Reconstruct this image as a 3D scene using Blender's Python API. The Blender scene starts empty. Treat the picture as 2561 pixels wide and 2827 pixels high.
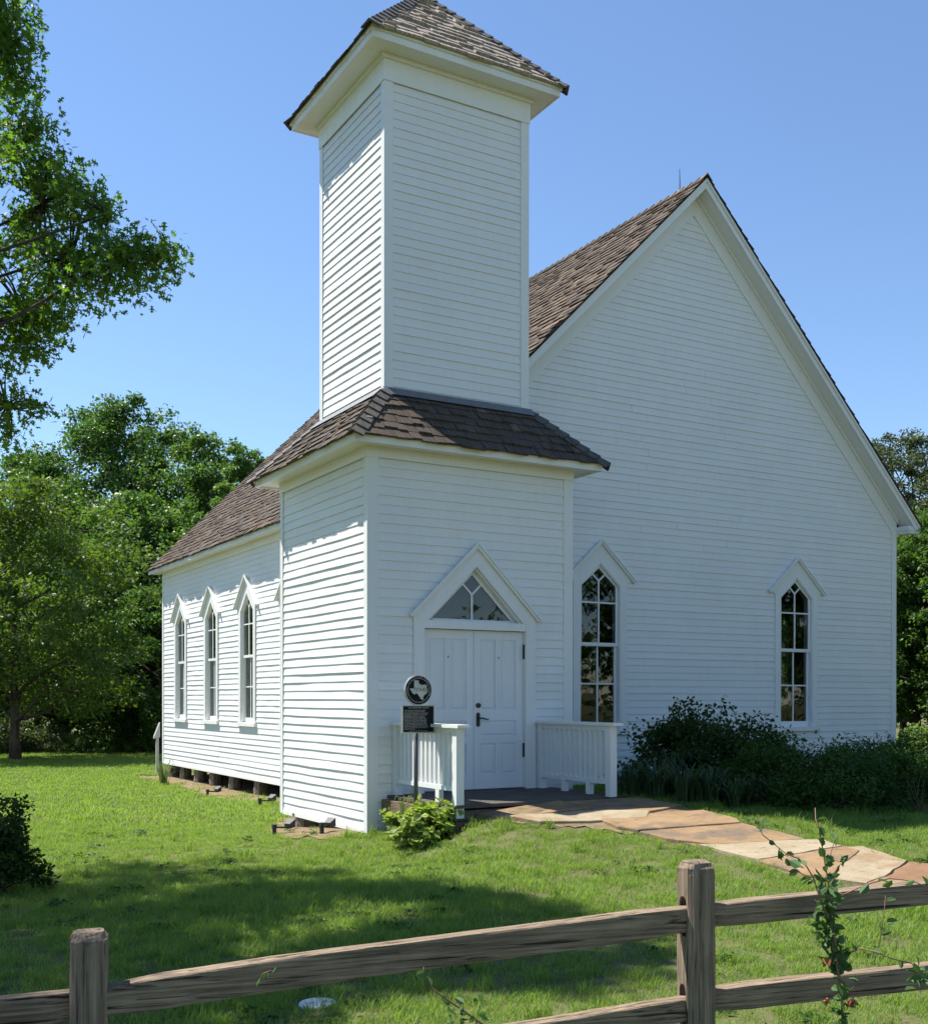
import bpy, bmesh, math, random
import numpy as np
from mathutils import Vector, Matrix

random.seed(7)
RNG = np.random.default_rng(11)
SC = bpy.context.scene
COL = SC.collection

# ------------------------------------------------------------------ camera
FPX, CXP, CYP, YAW, PITCH, ROLL = 3125.22, 1352.27, 1937.29, 0.53681, -0.00323, 0.00078
CAM = np.array([-5.866, -12.8367, 1.6672])
_cp, _sp = math.cos(PITCH), math.sin(PITCH)
FWD = np.array([math.sin(YAW) * _cp, math.cos(YAW) * _cp, _sp])
_r = np.array([math.cos(YAW), -math.sin(YAW), 0.0])
_u = np.cross(_r, FWD)
RGT = math.cos(ROLL) * _r + math.sin(ROLL) * _u
UPV = -math.sin(ROLL) * _r + math.cos(ROLL) * _u
cd = bpy.data.cameras.new('camera')
cam = bpy.data.objects.new('camera', cd)
COL.objects.link(cam)
cd.sensor_fit = 'HORIZONTAL'
cd.sensor_width = 36.0
cd.lens = FPX / 2561 * 36.0
cd.shift_x = (1280.5 - CXP) / 2561
cd.shift_y = (CYP - 1413.5) / 2561
cd.clip_end = 3000
cam.matrix_world = Matrix(((RGT[0], UPV[0], -FWD[0], CAM[0]), (RGT[1], UPV[1], -FWD[1], CAM[1]),
                           (RGT[2], UPV[2], -FWD[2], CAM[2]), (0, 0, 0, 1)))
SC.camera = cam

# ------------------------------------------------------------------ sky, sun, exposure
SUN = np.array([-0.365, 0.475, 1.0]); SUN /= np.linalg.norm(SUN)
world = bpy.data.worlds.new('World'); SC.world = world; world.use_nodes = True
wn = world.node_tree.nodes; wl = world.node_tree.links
bg = wn['Background']
sky = wn.new('ShaderNodeTexSky'); sky.sky_type = 'NISHITA'; sky.sun_disc = False
sky.sun_elevation = math.asin(SUN[2])
sky.sun_rotation = math.atan2(SUN[0], SUN[1])
sky.air_density = 1.0; sky.dust_density = 0.0; sky.ozone_density = 5.0
wl.new(sky.outputs[0], bg.inputs[0]); bg.inputs[1].default_value = 0.10
sd = bpy.data.lights.new('sun', 'SUN'); sd.energy = 4.9; sd.angle = math.radians(0.53); sd.color = (1.0, 0.955, 0.88)
sun = bpy.data.objects.new('sun', sd); COL.objects.link(sun)
sun.rotation_euler = Vector(SUN).to_track_quat('Z', 'Y').to_euler(); sun.location = (-10, 14, 30)
SC.view_settings.view_transform = 'Standard'; SC.view_settings.look = 'None'
SC.view_settings.exposure = 0.95; SC.view_settings.gamma = 1.0
SC.view_settings.use_curve_mapping = False
SC.render.engine = 'CYCLES'
SC.cycles.max_bounces = 8; SC.cycles.transparent_max_bounces = 16
SC.cycles.diffuse_bounces = 4; SC.cycles.glossy_bounces = 4; SC.cycles.transmission_bounces = 6
SC.cycles.use_denoising = True

# ------------------------------------------------------------------ helpers
def ray(px, py): return FWD + RGT * (px - CXP) / FPX - UPV * (py - CYP) / FPX
def at(px, py, depth): return CAM + ray(px, py) * depth
def proj(P):
    v = np.asarray(P, float) - CAM; z = v @ FWD
    return CXP + FPX * (v @ RGT) / z, CYP - FPX * (v @ UPV) / z, z

HP = np.array([  # ground control points x, y, z
    (0, -.1, -.03), (-.4, 1.4, -.13), (.1, 2.5, -.19), (1.8, 9.3, -.34), (1.8, 12.5, -.36), (1.8, 16, -.37), (0, 28.7, -.45), (3.4, 30, -.45),
    (-8, 18, -.45), (-4.4, -2.1, -.12), (-.8, -5.4, .0), (-5.07, -8.84, -.13), (-2.8, -9.32, -.02), (-5.87, -12.84, .0),
    (0, -9.5, .06), (.35, -1.2, .08), (.4, -2.0, .20), (1.2, -1.7, .395), (2.7, -1.7, .40), (1.3, -2.4, .355), (2.7, -2.4, .365), (.75, -1.85, .33), (1.8, -4.7, .235), (1.8, -7.3, .1), (3.6, -4.65, .23),
    (5, -1, .32), (4, 1, .3), (7, 1, .3), (12, 0, .42), (18, -3, .42), (14, 6, .3), (25, 10, .2), (-15, 0, -.3), (-16, -14, -.2), (8, -12, .15),
    (16, -14, .25), (12, 22, -.2), (6, 12, -.2), (-3, 6, -.25), (-2, 12, -.36), (-25, 30, -.5), (25, 35, -.2), (.1, -3.4, .09), (.7, -3.2, .20), (.6, -5, .12)])
def _phi(r2): return np.sqrt(r2 + 1.0)
_A = _phi(((HP[:, None, :2] - HP[None, :, :2]) ** 2).sum(-1))
_n = len(HP); _M = np.zeros((_n + 1, _n + 1)); _M[:_n, :_n] = _A; _M[:_n, _n] = 1; _M[_n, :_n] = 1
_w = np.linalg.solve(_M, np.append(HP[:, 2], 0))
def H(x, y):
    x = np.asarray(x, float); y = np.asarray(y, float)
    sh = x.shape; P = np.stack([x.ravel(), y.ravel()], -1)
    z = _phi(((P[:, None, :] - HP[None, :, :2]) ** 2).sum(-1)) @ _w[:-1] + _w[-1]
    R = np.hypot(P[:, 0], P[:, 1]); k = np.clip((R - 30) / 30, 0, 1)
    z = np.clip(z, -.8, .6) * (1 - k) + (-.4) * k
    return z.reshape(sh)
def h1(x, y): return float(H(np.array([x]), np.array([y]))[0])
def gnd(px, py):
    r = ray(px, py); lo, hi = 1.0, 120.0
    for _ in range(50):
        m = (lo + hi) / 2; p = CAM + r * m
        if p[2] > h1(p[0], p[1]): lo = m
        else: hi = m
    return CAM + r * lo

def tag(o, label=None, cat=None, group=None, kind=None):
    if label: o['label'] = label
    if cat: o['category'] = cat
    if group: o['group'] = group
    if kind: o['kind'] = kind
    return o
def empty(name, loc, label=None, cat=None, group=None):
    o = bpy.data.objects.new(name, None); COL.objects.link(o)
    o.location = loc; o.empty_display_size = .2
    return tag(o, label, cat, group)
def setparent(o, parent):
    if parent is None: return
    o.parent = parent
    if parent.type == 'EMPTY':
        o.matrix_parent_inverse = Matrix.Translation(-Vector(parent.location)) if parent.rotation_euler.z == 0 else (Matrix.Translation(parent.location) @ Matrix.Rotation(parent.rotation_euler.z, 4, 'Z')).inverted()
def link(name, me, mat, parent=None, smooth=False):
    o = bpy.data.objects.new(name, me); COL.objects.link(o)
    if mat is not None and len(me.materials) == 0: me.materials.append(mat)
    if smooth: me.polygons.foreach_set('use_smooth', [True] * len(me.polygons))
    setparent(o, parent)
    return o

class MB:
    def __init__(s): s.v = []; s.f = []
    def add(s, v, f):
        b = len(s.v); s.v += [tuple(float(c) for c in p) for p in v]; s.f += [tuple(b + i for i in q) for q in f]; return s
    def box(s, x0, x1, y0, y1, z0, z1):
        v = [(x, y, z) for z in (z0, z1) for y in (y0, y1) for x in (x0, x1)]
        return s.add(v, [(0, 2, 3, 1), (4, 5, 7, 6), (0, 1, 5, 4), (2, 6, 7, 3), (0, 4, 6, 2), (1, 3, 7, 5)])
    def prism(s, fr, poly, w0, w1):
        n = len(poly)
        v = [fr(u, w0, z) for u, z in poly] + [fr(u, w1, z) for u, z in poly]
        return s.add(v, [tuple(range(n)), tuple(range(2 * n - 1, n - 1, -1))] + [(i, i + n, (i + 1) % n + n, (i + 1) % n) for i in range(n)])
    def rect(s, fr, u0, u1, z0, z1, w0, w1): return s.prism(fr, [(u0, z0), (u1, z0), (u1, z1), (u0, z1)], w0, w1)
    def tube(s, path, rad, n=6, caps=True):
        path = [np.array(p, float) for p in path]; m = len(path)
        if not hasattr(rad, '__len__'): rad = [rad] * m
        vs = []; ref = None
        for i, p in enumerate(path):
            t = path[min(i + 1, m - 1)] - path[max(i - 1, 0)]; t = t / (np.linalg.norm(t) + 1e-9)
            if ref is None: ref = np.array([0, 0, 1.]) if abs(t[2]) < .9 else np.array([1., 0, 0])
            a = ref - t * (ref @ t); a /= np.linalg.norm(a) + 1e-9; b = np.cross(t, a); ref = a
            for k in range(n):
                an = 2 * math.pi * k / n
                vs.append(p + rad[i] * (math.cos(an) * a + math.sin(an) * b))
        fs = [(i * n + k, i * n + (k + 1) % n, (i + 1) * n + (k + 1) % n, (i + 1) * n + k) for i in range(m - 1) for k in range(n)]
        if caps: fs += [tuple(range(n - 1, -1, -1)), tuple((m - 1) * n + k for k in range(n))]
        return s.add(vs, fs)
    def merge(s, o): return s.add(o.v, o.f)
    def mesh(s, name='m'):
        me = bpy.data.meshes.new(name); me.from_pydata(s.v, [], s.f); me.update(); return me
    def build(s, name, mat, parent=None, smooth=False): return link(name, s.mesh(name), mat, parent, smooth)

def frontF(y0): return lambda u, w, z: (u, y0 - w, z)
def backF(y0): return lambda u, w, z: (u, y0 + w, z)
def leftF(x0): return lambda u, w, z: (x0 - w, u, z)
def rightF(x0): return lambda u, w, z: (x0 + w, u, z)

def fast_mesh(name, V, loops, starts, totals):
    me = bpy.data.meshes.new(name)
    me.vertices.add(len(V)); me.vertices.foreach_set('co', V.astype(np.float32).ravel())
    me.loops.add(len(loops)); me.loops.foreach_set('vertex_index', loops.astype(np.int32))
    me.polygons.add(len(starts)); me.polygons.foreach_set('loop_start', starts.astype(np.int32))
    me.polygons.foreach_set('loop_total', totals.astype(np.int32))
    me.update(calc_edges=True); me.validate()
    return me

# ------------------------------------------------------------------ materials
def nmat(name):
    m = bpy.data.materials.new(name); m.use_nodes = True
    nt = m.node_tree; return m, nt, nt.nodes, nt.links, nt.nodes['Principled BSDF']
def spec(b, v):
    b.inputs['Specular IOR Level'].default_value = v
def ramp(nodes, links, src, stops):
    r = nodes.new('ShaderNodeValToRGB'); e = r.color_ramp.elements
    while len(e) < len(stops): e.new(.5)
    for el, (p, c) in zip(e, stops): el.position = p; el.color = (*c, 1)
    links.new(src, r.inputs[0]); return r
def texco(nodes, links, scale, coord='Object'):
    t = nodes.new('ShaderNodeTexCoord'); mp = nodes.new('ShaderNodeMapping'); mp.inputs['Scale'].default_value = scale
    links.new(t.outputs[coord], mp.inputs[0]); return mp.outputs[0]
def noise(nodes, links, vec, scale, detail=4, rough=.55):
    n = nodes.new('ShaderNodeTexNoise'); n.inputs['Scale'].default_value = scale
    n.inputs['Detail'].default_value = detail; n.inputs['Roughness'].default_value = rough
    if vec is not None: links.new(vec, n.inputs['Vector'])
    return n.outputs['Fac']
def mixc(nodes, links, fac, a, b, mode='MIX'):
    m = nodes.new('ShaderNodeMix'); m.data_type = 'RGBA'; m.blend_type = mode
    for s, i in ((fac, 0), (a, 6), (b, 7)):
        if isinstance(s, (int, float)): m.inputs[i].default_value = s
        elif isinstance(s, tuple): m.inputs[i].default_value = (*s, 1)
        else: links.new(s, m.inputs[i])
    return m.outputs[2]
def math_(nodes, links, op, a, b=None, clamp=False):
    m = nodes.new('ShaderNodeMath'); m.operation = op; m.use_clamp = clamp
    for i, s in enumerate((a, b)):
        if s is None: continue
        if isinstance(s, (int, float)): m.inputs[i].default_value = s
        else: links.new(s, m.inputs[i])
    return m.outputs[0]
def bump(nodes, links, b, h, strength, dist):
    bp = nodes.new('ShaderNodeBump'); bp.inputs['Strength'].default_value = strength; bp.inputs['Distance'].default_value = dist
    links.new(h, bp.inputs['Height']); links.new(bp.outputs[0], b.inputs['Normal'])
def hsv(nodes, links, col, h=None, s=None, v=None):
    n = nodes.new('ShaderNodeHueSaturation'); links.new(col, n.inputs['Color'])
    for k, x in (('Hue', h), ('Saturation', s), ('Value', v)):
        if x is None: continue
        if isinstance(x, (int, float)): n.inputs[k].default_value = x
        else: links.new(x, n.inputs[k])
    return n.outputs[0]
def island(nodes): return nodes.new('ShaderNodeNewGeometry').outputs['Random Per Island']
def maprange(nodes, links, v, a, b):
    m = nodes.new('ShaderNodeMapRange'); links.new(v, m.inputs[0]); m.inputs[3].default_value = a; m.inputs[4].default_value = b
    return m.outputs[0]

def paint_mat(name, base=(.80, .80, .785), grime=.05, rough=.42):
    m, nt, N, L, b = nmat(name)
    v = texco(N, L, (1, 1, 1)); n1 = noise(N, L, v, 1.3, 6, .65)
    c = ramp(N, L, n1, [(.3, tuple(x * (1 - grime) for x in base)), (.6, base)]).outputs[0]
    n3 = noise(N, L, texco(N, L, (9, 9, 1.2)), 2.0, 5, .7)   # faint drips and chalking
    c = mixc(N, L, maprange(N, L, n3, -.16, .26), c, (.58, .58, .52))
    c = hsv(N, L, c, v=maprange(N, L, island(N), .955, 1.02))
    L.new(c, b.inputs['Base Color']); b.inputs['Roughness'].default_value = rough; spec(b, .35)
    n2 = noise(N, L, texco(N, L, (6, 6, 30)), 6, 4, .6); bump(N, L, b, n2, .4, .006)
    return m
M = {}
M['white'] = paint_mat('white_paint')
M['trim'] = paint_mat('white_trim_paint', (.80, .80, .78), .035, .38)
M['oldpaint'] = paint_mat('worn_grey_paint', (.42, .42, .40), .2, .6)
M['door'] = paint_mat('white_door_paint', (.78, .785, .79), .03, .32)

def shingle_mat(name, axis, cols, rough=.6):
    m, nt, N, L, b = nmat(name)
    sc = {'x': (42, 3, 3), 'y': (3, 42, 3)}[axis]
    st = noise(N, L, texco(N, L, sc), 1.0, 5, .7)
    isl = island(N)
    c1 = ramp(N, L, isl, [(i / (len(cols) - 1), k) for i, k in enumerate(cols)]).outputs[0]
    c2 = ramp(N, L, st, [(.3, (.38, .35, .33)), (.5, (.95, .95, .95)), (.72, (1.4, 1.33, 1.25))]).outputs[0]
    c = mixc(N, L, 1.0, c1, c2, 'MULTIPLY')
    big = noise(N, L, texco(N, L, (1, 1, 1)), .9, 3)
    c = hsv(N, L, c, v=maprange(N, L, big, .75, 1.3))
    L.new(c, b.inputs['Base Color']); b.inputs['Roughness'].default_value = rough; spec(b, .22)
    bump(N, L, b, st, .6, .008)
    return m
M['shingle_x'] = shingle_mat('cedar_shingle_x', 'x', [(.035, .028, .022), (.15, .115, .085), (.055, .047, .04), (.19, .155, .125), (.07, .05, .035), (.11, .092, .076)], .7)  # darker copy for the skirt: its front's shade is put into the colour
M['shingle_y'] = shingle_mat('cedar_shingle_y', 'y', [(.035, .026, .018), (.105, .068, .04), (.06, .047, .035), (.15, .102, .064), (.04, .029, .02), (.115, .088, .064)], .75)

M['shingle_b'] = shingle_mat('cedar_shingle_sunlit', 'x', [(.24, .20, .17), (.50, .43, .37), (.32, .285, .25), (.54, .48, .43), (.36, .285, .22), (.43, .385, .345)], .65)  # paler copy for the belfry front: its sunlight is put into the colour
M['hip'] = shingle_mat('hip_cap_wood', 'x', [(.07, .063, .058), (.11, .10, .092), (.085, .078, .07)])
def simple(name, col, rough=.6, sp=.4, metal=0., var=.15, scale=8, bumpd=0.):
    m, nt, N, L, b = nmat(name)
    n = noise(N, L, texco(N, L, (1, 1, 1)), scale, 5, .6)
    c = ramp(N, L, n, [(.3, tuple(x * (1 - var) for x in col)), (.7, tuple(x * (1 + var) for x in col))]).outputs[0]
    L.new(c, b.inputs['Base Color']); b.inputs['Roughness'].default_value = rough; spec(b, sp); b.inputs['Metallic'].default_value = metal
    if bumpd: bump(N, L, b, n, .5, bumpd)
    return m
M['black'] = simple('black_iron', (.018, .018, .02), .42, .5)
M['plastic'] = simple('black_plastic', (.02, .02, .022), .5, .4)
M['lens'] = simple('lamp_glass', (.3, .31, .3), .2, .5)
M['flash'] = simple('grey_flashing', (.17, .18, .19), .45, .5, .4)
M['inside'] = simple('interior_wood', (.10, .07, .05), .7, .3)
M['under'] = simple('floor_underside', (.07, .055, .04), .9, .1)
M['galv'] = simple('weathered_post', (.11, .115, .11), .5, .5, .5)
M['bronze'] = simple('marker_black', (.008, .008, .01), .6, .15)
M['silver'] = simple('marker_silver', (.42, .42, .40), .35, .6, .7)
M['redbrick'] = simple('red_pipe', (.16, .055, .035), .8, .2)
M['pvc'] = simple('white_cap', (.7, .7, .68), .5, .4)

def wood_mat(name, c_lo, c_hi, sc, dark=(.02, .016, .012), rough=.8, cracks=.45):
    m, nt, N, L, b = nmat(name)
    v = texco(N, L, sc)
    a = noise(N, L, v, 1.0, 7, .68)
    c = ramp(N, L, a, [(.28, c_lo), (.68, c_hi)]).outputs[0]
    v2 = texco(N, L, tuple(s * 1.7 for s in sc)); k = noise(N, L, v2, 1.0, 3, .5)
    km = ramp(N, L, k, [(.30, (1, 1, 1)), (.36, (0, 0, 0))]).outputs[0]
    c = mixc(N, L, math_(N, L, 'MULTIPLY', km, cracks), c, dark)
    big = noise(N, L, texco(N, L, (1, 1, 1)), 5, 3); c = hsv(N, L, c, v=maprange(N, L, big, .6, 1.4))
    v3 = texco(N, L, tuple(s * .45 for s in sc)); sp_ = noise(N, L, v3, 1.0, 5, .6)
    sm = ramp(N, L, sp_, [(.36, (1, 1, 1)), (.395, (0, 0, 0))]).outputs[0]     # long open splits
    c = mixc(N, L, math_(N, L, 'MULTIPLY', sm, cracks), c, tuple(x * .7 for x in dark))
    L.new(c, b.inputs['Base Color']); b.inputs['Roughness'].default_value = rough; spec(b, .2)
    hh = math_(N, L, 'SUBTRACT', math_(N, L, 'SUBTRACT', a, math_(N, L, 'MULTIPLY', km, .6)), sm); bump(N, L, b, hh, .9, .012)
    return m
M['rail'] = wood_mat('weathered_rail', (.075, .052, .034), (.40, .30, .205), (2.2, 90, 90), cracks=.85)
M['post'] = wood_mat('weathered_post_wood', (.085, .062, .043), (.36, .275, .195), (90, 90, 2.4), cracks=.7)
M['deck'] = wood_mat('grey_deck', (.06, .05, .042), (.15, .13, .11), (4, 60, 60))
M['timber'] = wood_mat('brown_timber', (.12, .085, .055), (.25, .185, .125), (6, 6, 60))
M['stump'] = wood_mat('cedar_stump', (.10, .08, .062), (.30, .25, .20), (30, 30, 5))
M['bark'] = wood_mat('bark', (.035, .028, .022), (.11, .09, .07), (14, 14, 3.5), rough=.95)
M['twig'] = simple('twig', (.10, .075, .05), .8, .2)
M['redstem'] = simple('reddish_stem', (.22, .12, .075), .6, .3)

def glass_mat():
    m, nt, N, L, b = nmat('window_glass')
    out = N['Material Output']; N.remove(b)
    gm = N.new('ShaderNodeNewGeometry'); dt = N.new('ShaderNodeVectorMath'); dt.operation = 'DOT_PRODUCT'
    L.new(gm.outputs['Normal'], dt.inputs[0]); L.new(gm.outputs['Incoming'], dt.inputs[1])
    cs = math_(N, L, 'ABSOLUTE', dt.outputs['Value']); k5 = math_(N, L, 'POWER', math_(N, L, 'SUBTRACT', 1.0, cs), 5.0)
    refl = math_(N, L, 'ADD', math_(N, L, 'MULTIPLY', k5, .94), .06, True)
    tr = N.new('ShaderNodeBsdfTransparent'); tr.inputs[0].default_value = (.45, .49, .48, 1)
    gl = N.new('ShaderNodeBsdfGlossy'); gl.inputs['Roughness'].default_value = .015; gl.inputs[0].default_value = (.95, .97, 1, 1)
    n = noise(N, L, texco(N, L, (1, 1, 1)), 3.5, 2); bp = N.new('ShaderNodeBump'); bp.inputs['Strength'].default_value = .05; bp.inputs['Distance'].default_value = .012
    L.new(n, bp.inputs['Height']); L.new(bp.outputs[0], gl.inputs['Normal'])
    mx = N.new('ShaderNodeMixShader'); L.new(refl, mx.inputs[0])
    L.new(tr.outputs[0], mx.inputs[1]); L.new(gl.outputs[0], mx.inputs[2]); L.new(mx.outputs[0], out.inputs[0])
    return m
M['glass'] = glass_mat()

def leaf_mat(name, cols, trans=.35, rough=.45, tcol=None, sp=.35):
    m, nt, N, L, b = nmat(name)
    out = N['Material Output']
    isl = island(N)
    k = len(cols)
    c = ramp(N, L, isl, [(i / max(k - 1, 1), cc) for i, cc in enumerate(cols)]).outputs[0]
    big = noise(N, L, texco(N, L, (1, 1, 1)), .8, 3)
    c = hsv(N, L, c, h=maprange(N, L, big, .485, .51), v=maprange(N, L, big, .7, 1.3))
    L.new(c, b.inputs['Base Color']); b.inputs['Roughness'].default_value = rough; spec(b, sp)
    tl = N.new('ShaderNodeBsdfTranslucent')
    tc = mixc(N, L, 1.0, c, tcol or (1.5, 1.6, .7), 'MULTIPLY'); L.new(tc, tl.inputs[0])
    mx = N.new('ShaderNodeMixShader'); mx.inputs[0].default_value = trans
    L.new(b.outputs[0], mx.inputs[1]); L.new(tl.outputs[0], mx.inputs[2]); L.new(mx.outputs[0], out.inputs[0])
    return m
M['oak'] = leaf_mat('oak_leaf', [(.07, .14, .03), (.115, .20, .04), (.09, .165, .035), (.17, .245, .06)], .55, tcol=(1.45, 1.75, .6))
M['leafA'] = leaf_mat('leaf_deep', [(.04, .095, .022), (.062, .13, .03), (.075, .15, .034), (.05, .11, .025)], .42)
M['leafB'] = leaf_mat('leaf_mid', [(.055, .115, .026), (.08, .155, .034), (.105, .185, .042)], .44)
M['leafC'] = leaf_mat('leaf_bright', [(.05, .10, .02), (.085, .15, .028), (.065, .125, .022), (.11, .17, .035)], .45, tcol=(2.0, 1.9, .7))
M['leafJ'] = leaf_mat('leaf_juniper', [(.055, .085, .035), (.08, .105, .045), (.10, .115, .06)], .25)
M['leafS'] = leaf_mat('leaf_shrub_dark', [(.022, .05, .012), (.036, .072, .016), (.028, .06, .014), (.05, .085, .022)], .3, sp=.12)
M['leafH'] = leaf_mat('leaf_hedge', [(.03, .075, .014), (.046, .10, .018), (.036, .085, .016), (.06, .115, .024)], .3, sp=.12)
M['leafP'] = leaf_mat('leaf_lime', [(.22, .30, .06), (.28, .36, .085), (.17, .25, .05), (.32, .38, .12)], .38)
M['leafV'] = leaf_mat('leaf_vine', [(.045, .10, .05), (.06, .125, .055), (.08, .15, .05), (.035, .085, .045)], .25, .55, sp=.2)
M['leafD'] = leaf_mat('leaf_strap', [(.035, .07, .03), (.05, .09, .035)], .25)
M['leafG'] = leaf_mat('leaf_groundcover', [(.13, .20, .05), (.16, .24, .06), (.10, .17, .04)], .4)
M['leafW'] = leaf_mat('leaf_weed', [(.12, .16, .07), (.16, .2, .1), (.09, .13, .05)], .35)
M['grass'] = leaf_mat('grass_blade', [(.125, .235, .042), (.175, .29, .06), (.145, .26, .05), (.23, .295, .09), (.19, .31, .065)], .45, .5, tcol=(1.6, 1.6, .6), sp=.25)
M['drygrass'] = leaf_mat('dry_grass', [(.28, .24, .12), (.22, .2, .1)], .3, .7, tcol=(1.2, 1.1, .8))

def ground_mat():
    m, nt, N, L, b = nmat('lawn_soil')
    v = texco(N, L, (1, 1, 1))
    a = noise(N, L, v, 1.6, 6, .6); f = noise(N, L, v, 38, 4, .7)
    c = ramp(N, L, a, [(.35, (.085, .10, .035)), (.6, (.11, .13, .045))]).outputs[0]
    c = mixc(N, L, ramp(N, L, f, [(.45, (0, 0, 0)), (.62, (1, 1, 1))]).outputs[0], c, (.15, .13, .07))
    L.new(c, b.inputs['Base Color']); b.inputs['Roughness'].default_value = .95; spec(b, .1); bump(N, L, b, f, .8, .02)
    return m
M['ground'] = ground_mat()
def dirt_mat():
    m, nt, N, L, b = nmat('dry_dirt')
    v = texco(N, L, (1, 1, 1)); a = noise(N, L, v, 9, 7, .7); f = noise(N, L, v, 60, 4, .7)
    c = ramp(N, L, a, [(.3, (.15, .105, .06)), (.55, (.27, .2, .12)), (.75, (.36, .28, .18))]).outputs[0]
    c = hsv(N, L, c, v=maprange(N, L, f, .6, 1.4))
    L.new(c, b.inputs['Base Color']); b.inputs['Roughness'].default_value = .95; spec(b, .1); bump(N, L, b, f, .9, .03)
    return m
M['dirt'] = dirt_mat()
def stone_mat(name, c1, c2, stain):
    m, nt, N, L, b = nmat(name)
    v = texco(N, L, (1, 1, 1))
    a = noise(N, L, v, 2.6, 9, .68); f = noise(N, L, v, 42, 6, .75); s_ = noise(N, L, v, 1.5, 6, .65); g = noise(N, L, v, 9, 6, .7)
    c = ramp(N, L, a, [(.34, c1), (.5, tuple((x + y) / 2 for x, y in zip(c1, c2))), (.62, c2)]).outputs[0]
    c = mixc(N, L, ramp(N, L, s_, [(.5, (0, 0, 0)), (.6, (.85, .85, .85))]).outputs[0], c, stain)
    c = mixc(N, L, ramp(N, L, g, [(.58, (0, 0, 0)), (.68, (.6, .6, .6))]).outputs[0], c, tuple(x * .45 for x in stain))
    c = hsv(N, L, c, v=maprange(N, L, f, .62, 1.32))
    L.new(c, b.inputs['Base Color']); b.inputs['Roughness'].default_value = .9; spec(b, .15)
    bump(N, L, b, mixc(N, L, .45, g, f), .7, .03)
    return m
M['st_cream'] = stone_mat('flagstone_cream', (.30, .24, .155), (.38, .315, .215), (.27, .18, .10))
M['st_orange'] = stone_mat('flagstone_orange', (.255, .165, .088), (.335, .225, .125), (.17, .13, .095))
M['st_red'] = stone_mat('flagstone_red', (.215, .12, .068), (.275, .165, .095), (.31, .225, .145))

# ------------------------------------------------------------------ ground
gs = np.concatenate([-np.geomspace(900, 26, 22), np.arange(-25, 26.01, .5), np.geomspace(26, 900, 22)])
gx, gy = np.meshgrid(gs, gs); gz = H(gx, gy) + RNG.normal(0, .006, gx.shape)
nn = len(gs); V = np.stack([gx.ravel(), gy.ravel(), gz.ravel()], -1)
ii = np.arange(nn * nn).reshape(nn, nn)
Q = np.stack([ii[:-1, :-1], ii[:-1, 1:], ii[1:, 1:], ii[1:, :-1]], -1).reshape(-1, 4)
tag(link('ground', fast_mesh('ground', V, Q.ravel(), np.arange(len(Q)) * 4, np.full(len(Q), 4)), M['ground'], None, True), kind='structure')

def sheet(poly, dz, mat, name, step=.25):
    """a draped patch: grid cells whose centres fall in the polygon, edges jittered"""
    P = np.array(poly); x0, y0 = P.min(0); x1, y1 = P.max(0)
    xs = np.arange(x0, x1 + step, step); ys = np.arange(y0, y1 + step, step)
    X, Y = np.meshgrid(xs, ys); X = X + RNG.normal(0, step * .15, X.shape); Y = Y + RNG.normal(0, step * .15, Y.shape)
    ids = np.arange(X.size).reshape(X.shape)
    q = np.stack([ids[:-1, :-1], ids[:-1, 1:], ids[1:, 1:], ids[1:, :-1]], -1).reshape(-1, 4)
    c = np.stack([X.ravel()[q].mean(1), Y.ravel()[q].mean(1)], -1)
    q = q[inpoly(c, P)]
    me = fast_mesh(name, np.stack([X.ravel(), Y.ravel(), H(X, Y).ravel() + dz], -1), q.ravel(), np.arange(len(q)) * 4, np.full(len(q), 4))
    return link(name, me, mat, None, True)
def inpoly(pts, P):
    x, y = pts[:, 0], pts[:, 1]; r = np.zeros(len(pts), bool); n = len(P)
    for i in range(n):
        x1, y1 = P[i]; x2, y2 = P[(i + 1) % n]
        c = ((y1 > y) != (y2 > y)) & (x < (x2 - x1) * (y - y1) / (y2 - y1 + 1e-12) + x1); r ^= c
    return r
DIRT = [(-.45, .15), (-.75, .9), (-.5, 2.2), (-.1, 3.2), (1.0, 4.6), (1.2, 7), (.95, 9.5), (1.25, 13), (1.3, 17), (11.5, 17), (11.5, 2.4), (3.2, 2.4), (3.0, .15)]
tag(sheet(DIRT, .012, M['dirt'], 'dirt_bed'), kind='structure')

# ------------------------------------------------------------------ church: dimensions
Wt, Dt = 3.10, 3.06
EX = .1155
UA, UB, VA, VB = .44, 2.66, .44, 2.62          # upper tower footprint
G, RX, LX, BY = 1.886, 11.987, 1.815, 16.62     # church: front plane, right, left, back
MX = (RX + LX) / 2
church = empty('church', (MX, 8, 0), 'white clapboard church with square front tower and brown shingle roofs', 'church')

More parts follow.
